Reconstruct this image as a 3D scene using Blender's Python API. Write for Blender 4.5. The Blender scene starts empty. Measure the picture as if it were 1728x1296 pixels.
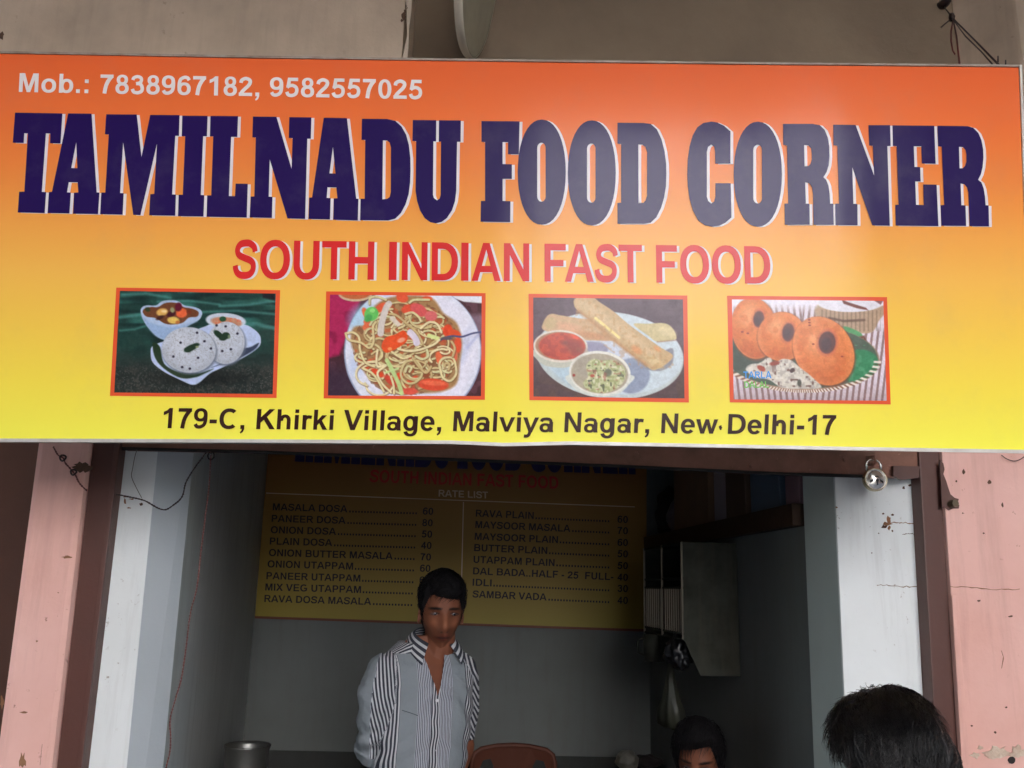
import bpy, bmesh, math, random
import numpy as np
from mathutils import Vector, Matrix, noise
from mathutils.geometry import delaunay_2d_cdt
random.seed(7)
rng = np.random.default_rng(11)
R = math.radians
scene = bpy.context.scene
C = scene.collection

# ------------------------------------------------------------------ camera, sky, sun, exposure
CAM = Vector((0.0, 0.0, 1.6))
PITCH, ROLL, YAW, FPX = R(13.5), 0.030, R(3.0), 1450.0
ROT = (Matrix.Rotation(-YAW, 3, 'Z') @ Matrix.Rotation(math.pi / 2 + PITCH, 3, 'X') @ Matrix.Rotation(ROLL, 3, 'Z'))
cd = bpy.data.cameras.new('camera'); cam = bpy.data.objects.new('camera', cd); C.objects.link(cam)
cd.sensor_width = 36.0; cd.lens = FPX / 1728 * 36.0; cd.clip_start = 0.05; cd.clip_end = 400
cam.matrix_world = Matrix.Translation(CAM) @ ROT.to_4x4()
scene.camera = cam

SUN_EL, SUN_AZ = R(42), R(0)            # the sun stands behind the shop, over the roof
world = bpy.data.worlds.new('World'); scene.world = world; world.use_nodes = True
wn = world.node_tree.nodes; wl = world.node_tree.links
sky = wn.new('ShaderNodeTexSky'); sky.sky_type = 'NISHITA'; sky.sun_disc = False
sky.sun_elevation = SUN_EL; sky.sun_rotation = SUN_AZ
sky.air_density = 1.2; sky.dust_density = 2.5
wl.new(sky.outputs[0], wn['Background'].inputs[0]); wn['Background'].inputs[1].default_value = 0.15
sd = bpy.data.lights.new('sun', 'SUN'); sun = bpy.data.objects.new('sun', sd); C.objects.link(sun)
sd.energy = 5.0; sd.angle = R(0.5); sd.color = (1.0, 0.975, 0.94)
sdir = Vector((math.sin(SUN_AZ) * math.cos(SUN_EL), math.cos(SUN_AZ) * math.cos(SUN_EL), math.sin(SUN_EL)))
sun.rotation_euler = sdir.to_track_quat('Z', 'Y').to_euler(); sun.location = (0, 6, 12)
scene.view_settings.view_transform = 'Standard'; scene.view_settings.look = 'None'
scene.view_settings.gamma = 1.0; scene.view_settings.use_curve_mapping = False
scene.view_settings.exposure = 3.83
scene.render.engine = 'CYCLES'
scene.cycles.max_bounces = 10; scene.cycles.diffuse_bounces = 6
scene.cycles.use_denoising = True

# ------------------------------------------------------------------ helpers
def ray(px, py):
    return ROT @ Vector(((px - 864) / FPX, -(py - 648) / FPX, -1.0))
def at(px, py, Y):                         # the point of the plane y = Y seen at that place
    d = ray(px, py); return CAM + d * (Y / d.y)
def on(px, py, P0, N):
    d = ray(px, py); return CAM + d * ((P0 - CAM).dot(N) / d.dot(N))
def lin(c):
    return tuple(((x / 255) / 12.92 if x / 255 <= 0.04045 else ((x / 255 + 0.055) / 1.055) ** 2.4) for x in c)
def tag(o, label=None, cat=None, group=None, kind=None):
    if label: o['label'] = label
    if cat: o['category'] = cat
    if group: o['group'] = group
    if kind: o['kind'] = kind
    return o
def empty(name, loc, label, cat, group=None):
    o = bpy.data.objects.new(name, None); C.objects.link(o); o.location = loc
    o.empty_display_size = 0.1
    return tag(o, label, cat, group)
def link(name, me, m=None, parent=None, smooth=False):
    if m is not None: me.materials.append(m)
    if smooth:
        me.polygons.foreach_set('use_smooth', [True] * len(me.polygons))
    o = bpy.data.objects.new(name, me); C.objects.link(o)
    if parent is not None:
        o.parent = parent
        bpy.context.view_layer.update()
        o.matrix_parent_inverse = parent.matrix_world.inverted()
    return o
def mesh(name, vs, fs, m, parent=None, smooth=False):
    me = bpy.data.meshes.new(name); me.from_pydata([tuple(v) for v in vs], [], fs); me.update()
    return link(name, me, m, parent, smooth)
class MB:                                  # collects shapes into one mesh
    def __init__(s): s.v = []; s.f = []
    def add(s, vs, fs):
        n = len(s.v); s.v += [Vector(v) for v in vs]; s.f += [tuple(i + n for i in f) for f in fs]
    def box(s, a, b, M=None):
        a, b = Vector(a), Vector(b)
        vs = [Vector((x, y, z)) for z in (a.z, b.z) for y in (a.y, b.y) for x in (a.x, b.x)]
        if M: vs = [M @ v for v in vs]
        s.add(vs, [(0, 2, 3, 1), (4, 5, 7, 6), (0, 1, 5, 4), (2, 6, 7, 3), (0, 4, 6, 2), (1, 3, 7, 5)])
    def slab(s, quad, off):                # a quad (any 3d points, CCW seen from the front) thickened by off
        n = len(quad); q2 = [Vector(p) + Vector(off) for p in quad]
        fs = [tuple(range(n)), tuple(reversed(range(n, 2 * n)))]
        for i in range(n):
            j = (i + 1) % n; fs.append((i, i + n, j + n, j))
        s.add([Vector(p) for p in quad] + q2, fs)
    def tube(s, pts, r, n=8, cap=True):
        pts = [Vector(p) for p in pts]; rs = r if isinstance(r, (list, tuple)) else [r] * len(pts)
        base = len(s.v); up = None
        for i, p in enumerate(pts):
            t = (pts[min(i + 1, len(pts) - 1)] - pts[max(i - 1, 0)]).normalized()
            if up is None:
                up = t.orthogonal().normalized()
            else:
                up = (up - t * up.dot(t)); up = up.normalized() if up.length > 1e-6 else t.orthogonal().normalized()
            w = t.cross(up)
            for k in range(n):
                a = 2 * math.pi * k / n
                s.v.append(p + (up * math.cos(a) + w * math.sin(a)) * rs[i])
        for i in range(len(pts) - 1):
            for k in range(n):
                a, b = base + i * n + k, base + i * n + (k + 1) % n
                s.f.append((a, b, b + n, a + n))
        if cap:
            s.f.append(tuple(base + k for k in reversed(range(n))))
            e = base + (len(pts) - 1) * n; s.f.append(tuple(e + k for k in range(n)))
    def lathe(s, prof, n=32, M=None):      # prof: (r, z) pairs round local z
        base = len(s.v)
        for (r, z) in prof:
            for k in range(n):
                a = 2 * math.pi * k / n; v = Vector((r * math.cos(a), r * math.sin(a), z))
                s.v.append(M @ v if M else v)
        for i in range(len(prof) - 1):
            for k in range(n):
                a, b = base + i * n + k, base + i * n + (k + 1) % n
                s.f.append((a, b, b + n, a + n))
    def build(s, name, m, parent=None, smooth=False, bevel=0):
        me = bpy.data.meshes.new(name); me.from_pydata([tuple(v) for v in s.v], [], s.f)
        bm = bmesh.new(); bm.from_mesh(me)
        bmesh.ops.recalc_face_normals(bm, faces=bm.faces)
        if bevel:
            es = [e for e in bm.edges if len(e.link_faces) == 2 and e.calc_face_angle(0) > 0.6]
            bmesh.ops.bevel(bm, geom=es, offset=bevel, segments=2, affect='EDGES', profile=0.6)
        bm.to_mesh(me); bm.free()
        return link(name, me, m, parent, smooth)

# ------------------------------------------------------------------ materials
def mat(name, col=(0.5, 0.5, 0.5), rough=0.7, metal=0.0, spec=0.5, blot=0.0, bscale=3.0, bcol=None,
        speck=0.0, sscale=60.0, scol=(0.05, 0.03, 0.02), bump=0.0, bumps=60.0, coat=0.0, streak=0.0, stcol=(0.10, 0.08, 0.06)):
    m = bpy.data.materials.new(name); m.use_nodes = True
    nt = m.node_tree; N = nt.nodes; L = nt.links; b = N['Principled BSDF']
    b.inputs['Roughness'].default_value = rough; b.inputs['Metallic'].default_value = metal
    b.inputs['Specular IOR Level'].default_value = spec; b.inputs['Coat Weight'].default_value = coat
    b.inputs['Base Color'].default_value = (*col, 1)
    geo = N.new('ShaderNodeNewGeometry'); src = None
    def rgb(c):
        r = N.new('ShaderNodeRGB'); r.outputs[0].default_value = (*c, 1); return r.outputs[0]
    def mix(f, a, bb, mode='MIX'):
        x = N.new('ShaderNodeMix'); x.data_type = 'RGBA'; x.blend_type = mode
        if isinstance(f, float): x.inputs[0].default_value = f
        else: L.new(f, x.inputs[0])
        L.new(a, x.inputs[6]); L.new(bb, x.inputs[7]); return x.outputs[2]
    def nz(scale, det=5.0, ro=0.6):
        n = N.new('ShaderNodeTexNoise'); n.inputs['Scale'].default_value = scale
        n.inputs['Detail'].default_value = det; n.inputs['Roughness'].default_value = ro
        L.new(geo.outputs['Position'], n.inputs['Vector']); return n.outputs[0]
    def ramp(v, a, bb):
        r = N.new('ShaderNodeMapRange'); r.inputs[1].default_value = a; r.inputs[2].default_value = bb
        L.new(v, r.inputs[0]); return r.outputs[0]
    if blot or speck:
        src = rgb(col)
        if blot:
            f = ramp(nz(bscale), 0.35, 0.72)
            mm = N.new('ShaderNodeMath'); mm.operation = 'MULTIPLY'; mm.inputs[1].default_value = blot; L.new(f, mm.inputs[0])
            src = mix(mm.outputs[0], src, rgb(bcol or tuple(c * 0.6 for c in col)))
        if speck:
            f = ramp(nz(sscale, 3.0, 0.7), 0.66, 0.74)
            g = ramp(nz(sscale * 0.08, 2.0), 0.45, 0.62)
            m2 = N.new('ShaderNodeMath'); m2.operation = 'MULTIPLY'; L.new(f, m2.inputs[0]); L.new(g, m2.inputs[1])
            m3 = N.new('ShaderNodeMath'); m3.operation = 'MULTIPLY'; m3.inputs[1].default_value = speck; L.new(m2.outputs[0], m3.inputs[0])
            src = mix(m3.outputs[0], src, rgb(scol))
        if streak:                         # dirt that has run down the wall
            mp = N.new('ShaderNodeMapping'); mp.inputs['Scale'].default_value = (9, 9, .8); L.new(geo.outputs['Position'], mp.inputs[0])
            n = N.new('ShaderNodeTexNoise'); n.inputs['Scale'].default_value = 2.2; n.inputs['Detail'].default_value = 7; n.inputs['Roughness'].default_value = .65; L.new(mp.outputs[0], n.inputs['Vector'])
            f = ramp(n.outputs[0], .5, .8); m4 = N.new('ShaderNodeMath'); m4.operation = 'MULTIPLY'; m4.inputs[1].default_value = streak; L.new(f, m4.inputs[0]); src = mix(m4.outputs[0], src, rgb(stcol))
        L.new(src, b.inputs['Base Color'])
    if bump:
        bp = N.new('ShaderNodeBump'); bp.inputs['Strength'].default_value = bump; bp.inputs['Distance'].default_value = 0.01
        L.new(nz(bumps, 6.0, 0.65), bp.inputs['Height']); L.new(bp.outputs[0], b.inputs['Normal'])
    return m
def attr_mat(name, rough=0.6, spec=0.5, attr='col', coat=0.0, coatr=0.2, bump=0.0, bumps=200.0):
    m = bpy.data.materials.new(name); m.use_nodes = True
    N = m.node_tree.nodes; L = m.node_tree.links; b = N['Principled BSDF']
    a = N.new('ShaderNodeAttribute'); a.attribute_name = attr
    L.new(a.outputs['Color'], b.inputs['Base Color'])
    b.inputs['Roughness'].default_value = rough; b.inputs['Specular IOR Level'].default_value = spec
    b.inputs['Coat Weight'].default_value = coat; b.inputs['Coat Roughness'].default_value = coatr
    if bump:
        g = N.new('ShaderNodeNewGeometry'); n = N.new('ShaderNodeTexNoise'); n.inputs['Scale'].default_value = bumps
        L.new(g.outputs['Position'], n.inputs['Vector'])
        bp = N.new('ShaderNodeBump'); bp.inputs['Strength'].default_value = bump; bp.inputs['Distance'].default_value = 0.002
        L.new(n.outputs[0], bp.inputs['Height']); L.new(bp.outputs[0], b.inputs['Normal'])
    return m
PRINT_ROUGH, PRINT_SPEC, PRINT_COAT, PRINT_COATR = 0.6, 0.10, 1.0, 0.16
def print_mat(name, col):                  # ink on glossy flex vinyl
    m = mat(name, col, rough=PRINT_ROUGH, spec=PRINT_SPEC)
    finish_print(m); return m
def finish_print(m):
    b = m.node_tree.nodes['Principled BSDF']
    b.inputs['Roughness'].default_value = PRINT_ROUGH; b.inputs['Specular IOR Level'].default_value = PRINT_SPEC
    b.inputs['Coat Weight'].default_value = PRINT_COAT; b.inputs['Coat Roughness'].default_value = PRINT_COATR
    b.inputs['Coat IOR'].default_value = 1.24
    N = m.node_tree.nodes; L = m.node_tree.links     # the flex sheet ripples a little and holds a film of dust
    g = N.new('ShaderNodeNewGeometry'); mp = N.new('ShaderNodeMapping'); mp.inputs['Scale'].default_value = (1.0, 1.0, .45); L.new(g.outputs['Position'], mp.inputs[0])
    n = N.new('ShaderNodeTexNoise'); n.inputs['Scale'].default_value = 4.5; n.inputs['Detail'].default_value = 1.5; L.new(mp.outputs[0], n.inputs['Vector'])
    bp = N.new('ShaderNodeBump'); bp.inputs['Strength'].default_value = .5; bp.inputs['Distance'].default_value = .010
    L.new(n.outputs[0], bp.inputs['Height']); L.new(bp.outputs[0], b.inputs['Normal']); L.new(bp.outputs[0], b.inputs['Coat Normal'])
    n2 = N.new('ShaderNodeTexNoise'); n2.inputs['Scale'].default_value = 7; n2.inputs['Detail'].default_value = 8; n2.inputs['Roughness'].default_value = .7; L.new(g.outputs['Position'], n2.inputs['Vector'])
    mr = N.new('ShaderNodeMapRange'); mr.inputs[1].default_value = .45; mr.inputs[2].default_value = .8; mr.inputs[3].default_value = PRINT_COATR; mr.inputs[4].default_value = PRINT_COATR * 1.3
    L.new(n2.outputs[0], mr.inputs[0]); L.new(mr.outputs[0], b.inputs['Coat Roughness'])
    old = b.inputs['Base Color']; x = N.new('ShaderNodeMix'); x.data_type = 'RGBA'; mr2 = N.new('ShaderNodeMapRange'); mr2.inputs[1].default_value = .5; mr2.inputs[2].default_value = .85; mr2.inputs[4].default_value = .10; L.new(n2.outputs[0], mr2.inputs[0]); L.new(mr2.outputs[0], x.inputs[0])
    if old.is_linked: L.new(old.links[0].from_socket, x.inputs[6])
    else: x.inputs[6].default_value = old.default_value
    x.inputs[7].default_value = (.30, .27, .22, 1); L.new(x.outputs[2], old)
# ------------------------------------------------------------------ lettering: a bold grotesque drawn from strokes
def g_ell(cx, cy, rx, ry, wx, wy, a0=0, a1=360, n=28, e=2.2):
    out = []; k = max(6, int(n * abs(a1 - a0) / 360))
    def pt(a, x, y):
        c, s = math.cos(R(a)), math.sin(R(a)); p = 2 / e
        return (cx + x * math.copysign(abs(c) ** p, c), cy + y * math.copysign(abs(s) ** p, s))
    for i in range(k):
        a, b = a0 + (a1 - a0) * i / k, a0 + (a1 - a0) * (i + 1) / k
        out.append([pt(a, rx, ry), pt(b, rx, ry), pt(b, rx - wx, ry - wy), pt(a, rx - wx, ry - wy)])
    return out
def g_curve(pts, w, sub=5):
    P = [Vector(p) for p in pts]; Q = []
    for i in range(len(P) - 1):
        p0, p1, p2, p3 = P[max(i - 1, 0)], P[i], P[i + 1], P[min(i + 2, len(P) - 1)]
        for k in range(sub):
            t = k / sub
            Q.append(0.5 * ((2 * p1) + (p2 - p0) * t + (2 * p0 - 5 * p1 + 4 * p2 - p3) * t * t + (3 * p1 - p0 - 3 * p2 + p3) * t ** 3))
    Q.append(P[-1]); L_, R_ = [], []
    for i, q in enumerate(Q):
        t = (Q[min(i + 1, len(Q) - 1)] - Q[max(i - 1, 0)]).normalized(); n = Vector((-t.y, t.x)) * w / 2
        L_.append(q + n); R_.append(q - n)
    return [[tuple(L_[i]), tuple(L_[i + 1]), tuple(R_[i + 1]), tuple(R_[i])] for i in range(len(Q) - 1)]
def g_rect(x0, y0, x1, y1): return [[(x0, y0), (x1, y0), (x1, y1), (x0, y1)]]
def g_bowl(x0, xc, xr, y0, y1, wx, wy):
    return (g_rect(x0, y1 - wy, xc, y1) + g_rect(x0, y0, xc, y0 + wy) +
            g_ell(xc, (y0 + y1) / 2, xr - xc, (y1 - y0) / 2, wx, wy, -90, 90))
STEM = g_rect(73, 0, 217, 716)
GL = {
 'A': (722, [[(0, 0), (155, 0), (361, 590), (361, 716), (280, 716)], [(722, 0), (442, 716), (361, 716), (361, 590), (567, 0)], [(180, 163), (540, 163), (500, 283), (222, 283)]]),
 'B': (722, STEM + g_bowl(200, 430, 650, 312, 716, 142, 115) + g_bowl(200, 430, 685, 0, 428, 145, 118)),
 'C': (722, g_ell(385, 358, 340, 370, 150, 125, 48, 312)),
 'D': (722, STEM + g_bowl(200, 330, 690, 0, 716, 150, 122)),
 'E': (667, STEM + g_rect(200, 596, 615, 716) + g_rect(200, 300, 580, 420) + g_rect(200, 0, 630, 120)),
 'F': (611, STEM + g_rect(200, 590, 575, 716) + g_rect(200, 290, 520, 412)),
 'G': (778, g_ell(400, 358, 355, 370, 150, 125, 45, 325) + g_rect(410, 265, 715, 385) + g_rect(580, 90, 715, 385)),
 'H': (722, STEM + g_rect(505, 0, 649, 716) + g_rect(200, 300, 520, 425)),
 'I': (278, g_rect(66, 0, 210, 716)),
 'K': (722, STEM + [[(190, 200), (300, 310), (690, 716), (500, 716), (190, 400)], [(275, 400), (540, 0), (725, 0), (385, 500)]]),
 'L': (611, STEM + g_rect(200, 0, 580, 121)),
 'M': (833, g_rect(70, 0, 204, 716) + g_rect(629, 0, 763, 716) + [[(130, 716), (353, 0), (480, 0), (270, 716)], [(703, 716), (563, 716), (353, 0), (480, 0)]]),
 'N': (722, g_rect(73, 0, 208, 716) + g_rect(514, 0, 649, 716) + [[(73, 716), (508, 0), (649, 0), (215, 716)]]),
 'O': (778, g_ell(389, 358, 350, 370, 150, 125)),
 'P': (667, STEM + g_bowl(200, 400, 620, 265, 716, 145, 120)),
 'R': (722, STEM + g_bowl(200, 430, 665, 300, 716, 145, 120) + [[(330, 320), (560, 0), (735, 0), (470, 360)]]),
 'S': (667, g_curve([(592, 500), (560, 590), (450, 652), (320, 658), (190, 628), (125, 530), (170, 435), (330, 380), (480, 335), (552, 265), (545, 155), (460, 78), (330, 55), (190, 75), (108, 140), (78, 240)], 132)),
 'T': (611, g_rect(20, 595, 590, 716) + g_rect(233, 0, 378, 600)),
 'U': (722, g_rect(72, 270, 216, 716) + g_rect(505, 270, 649, 716) + g_ell(360.5, 275, 288.5, 287, 144, 125, 180, 360)),
 'V': (667, [[(0, 716), (255, 0), (410, 0), (334, 190), (157, 716)], [(667, 716), (513, 716), (334, 190), (255, 0), (410, 0)]]),
 'X': (667, [[(0, 0), (175, 0), (655, 716), (485, 716)], [(667, 0), (185, 716), (15, 716), (490, 0)]]),
 'Y': (667, g_rect(262, 0, 406, 300) + [[(0, 716), (262, 285), (406, 300), (170, 716)], [(667, 716), (500, 716), (262, 300), (406, 285)]]),
 'a': (556, [[(375, 0), (520, 0), (503, 90), (503, 360), (366, 360), (366, 120)]] + g_curve([(95, 370), (130, 445), (270, 468), (390, 440), (434, 345)], 108) + g_ell(235, 155, 200, 165, 120, 92)),
 'b': (611, g_rect(66, 0, 203, 716) + g_ell(335, 259, 240, 271, 135, 110)),
 'e': (556, g_ell(278, 259, 245, 271, 135, 108, 0, 322) + g_rect(140, 218, 521, 308)),
 'g': (611, g_ell(275, 259, 235, 271, 135, 110) + g_rect(408, 20, 545, 519) + g_ell(300, 22, 245, 232, 137, 100, 195, 360)),
 'h': (611, g_rect(66, 0, 203, 716) + g_ell(340, 300, 203, 231, 137, 115, 0, 180) + g_rect(406, 0, 543, 305)),
 'i': (278, g_rect(71, 0, 208, 519) + g_rect(71, 590, 208, 716)),
 'k': (556, g_rect(66, 0, 203, 716) + [[(180, 130), (270, 230), (520, 519), (355, 519), (180, 310)], [(235, 290), (395, 0), (560, 0), (335, 365)]]),
 'l': (278, g_rect(71, 0, 208, 716)),
 'o': (611, g_ell(305, 259, 265, 271, 140, 110)),
 'r': (389, g_rect(66, 0, 203, 519) + g_curve([(135, 250), (170, 390), (260, 450), (385, 440)], 120)),
 'v': (556, [[(0, 519), (215, 0), (340, 0), (278, 170), (145, 519)], [(556, 519), (411, 519), (278, 170), (215, 0), (340, 0)]]),
 'w': (778, [[(5, 519), (168, 0), (300, 0), (236, 140), (148, 519)], [(168, 0), (300, 0), (450, 519), (330, 519)], [(328, 519), (480, 0), (610, 0), (448, 519)], [(773, 519), (632, 519), (540, 140), (480, 0), (610, 0)]]),
 'y': (556, [[(0, 519), (215, 0), (340, 0), (285, 150), (148, 519)], [(556, 519), (415, 519), (200, -60), (335, -20)]] + g_curve([(275, 30), (235, -90), (170, -150), (60, -150)], 115)),
 '.': (278, g_rect(70, 0, 210, 140)), ':': (333, g_rect(96, 0, 236, 140) + g_rect(96, 379, 236, 519)),
 ',': (278, [[(70, 0), (130, 0), (110, -70), (62, -110), (90, -165), (170, -110), (210, 0), (210, 140), (70, 140)]]),
 '-': (333, g_rect(40, 190, 293, 325)), ' ': (278, []),
 '0': (556, g_ell(278, 352, 238, 364, 138, 108)),
 '1': (556, [[(253, 0), (393, 0), (393, 719), (279, 719), (200, 640), (84, 585), (84, 461), (160, 490), (253, 545)]]),
 '2': (556, g_curve([(100, 490), (135, 595), (275, 655), (410, 600), (432, 505), (370, 390), (250, 270), (140, 150), (112, 60)], 130) + g_rect(30, 0, 512, 125)),
 '3': (556, g_curve([(98, 530), (140, 618), (265, 658), (385, 615), (408, 525), (365, 435), (220, 390)], 120) + g_curve([(220, 395), (375, 375), (445, 240), (425, 120), (350, 65), (265, 50), (145, 80), (92, 190)], 126)),
 '4': (556, g_rect(300, 0, 433, 716) + g_rect(20, 140, 530, 260) + [[(20, 235), (150, 200), (410, 716), (320, 716)]]),
 '5': (556, g_rect(125, 590, 490, 716) + [[(60, 340), (205, 380), (245, 716), (125, 716)]] + g_curve([(95, 350), (180, 410), (300, 425), (415, 360), (447, 235), (400, 110), (270, 50), (140, 80), (90, 185)], 126)),
 '6': (556, g_ell(285, 230, 240, 242, 135, 110) + g_curve([(460, 555), (400, 640), (290, 660), (160, 590), (110, 450), (105, 250)], 125)),
 '7': (556, g_rect(42, 590, 510, 716) + g_curve([(445, 650), (330, 480), (250, 280), (205, 0)], 140)),
 '8': (556, g_ell(278, 530, 205, 192, 125, 98) + g_ell(278, 205, 240, 217, 135, 110)),
 '9': (556, g_ell(272, 487, 240, 238, 135, 110) + g_curve([(98, 160), (155, 75), (270, 58), (395, 130), (446, 270), (452, 470)], 125)),
}
_cache = {}
def in_poly(x, y, p):
    c = False; j = len(p) - 1
    for i in range(len(p)):
        if (p[i][1] > y) != (p[j][1] > y) and x < (p[j][0] - p[i][0]) * (y - p[i][1]) / (p[j][1] - p[i][1]) + p[i][0]: c = not c
        j = i
    return c
def union(polys, holes=()):                # non-overlapping triangles that cover the polygons less the holes
    vs, fs, es = [], [], []
    for p in polys:
        if sum(p[i][0] * p[(i + 1) % len(p)][1] - p[(i + 1) % len(p)][0] * p[i][1] for i in range(len(p))) < 0: p = p[::-1]
        fs.append(list(range(len(vs), len(vs) + len(p)))); vs += [Vector((a[0], a[1])) for a in p]
    for h in holes:
        n = len(vs); vs += [Vector(a) for a in h]; es += [(n + i, n + (i + 1) % len(h)) for i in range(len(h))]
    r = delaunay_2d_cdt(vs, es, fs, 1, 1e-4)
    V = [tuple(v) for v in r[0]]; F = []
    for f in r[2]:
        cx = sum(V[i][0] for i in f) / len(f); cy = sum(V[i][1] for i in f) / len(f)
        if not any(in_poly(cx, cy, p) for p in polys) or any(in_poly(cx, cy, h) for h in holes): continue
        F.append(tuple(f))
    return V, F
def glyph(ch):
    if ch not in _cache: _cache[ch] = union(GL[ch][1]) if GL[ch][1] else ([], [])
    return _cache[ch]
def text2d(s, box=None):
    """triangles of a line of text in units of 1/1000 em, plus its ink extent"""
    V, F, x = [], [], 0
    for ch in s:
        gv, gf = glyph(ch); n = len(V)
        V += [(a + x, b) for a, b in gv]; F += [tuple(i + n for i in f) for f in gf]; x += GL[ch][0]
    xs = [v[0] for v in V]
    return V, F, min(xs), max(xs)
def quadmap(bl, br, tl, tr):
    """(u, v) in 0..1 to a place in the photograph's pixels"""
    bl, br, tl, tr = map(Vector, (bl, br, tl, tr))
    return lambda u, v: (bl * (1 - u) + br * u) * (1 - v) + (tl * (1 - u) + tr * u) * v
def text_on(name, s, q, put, m, parent, cap=716.0):
    V, F, x0, x1 = text2d(s); x = 0; o = None
    for word in s.split(' '):               # every word is a part
        if word:
            wv, wf, _, _ = text2d(word)
            o = mesh(name, [put(*q((a + x - x0) / (x1 - x0), b / cap)) for a, b in wv], wf, m, parent)
        x += sum(GL[c][0] for c in word) + GL[' '][0]
    return o

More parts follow.
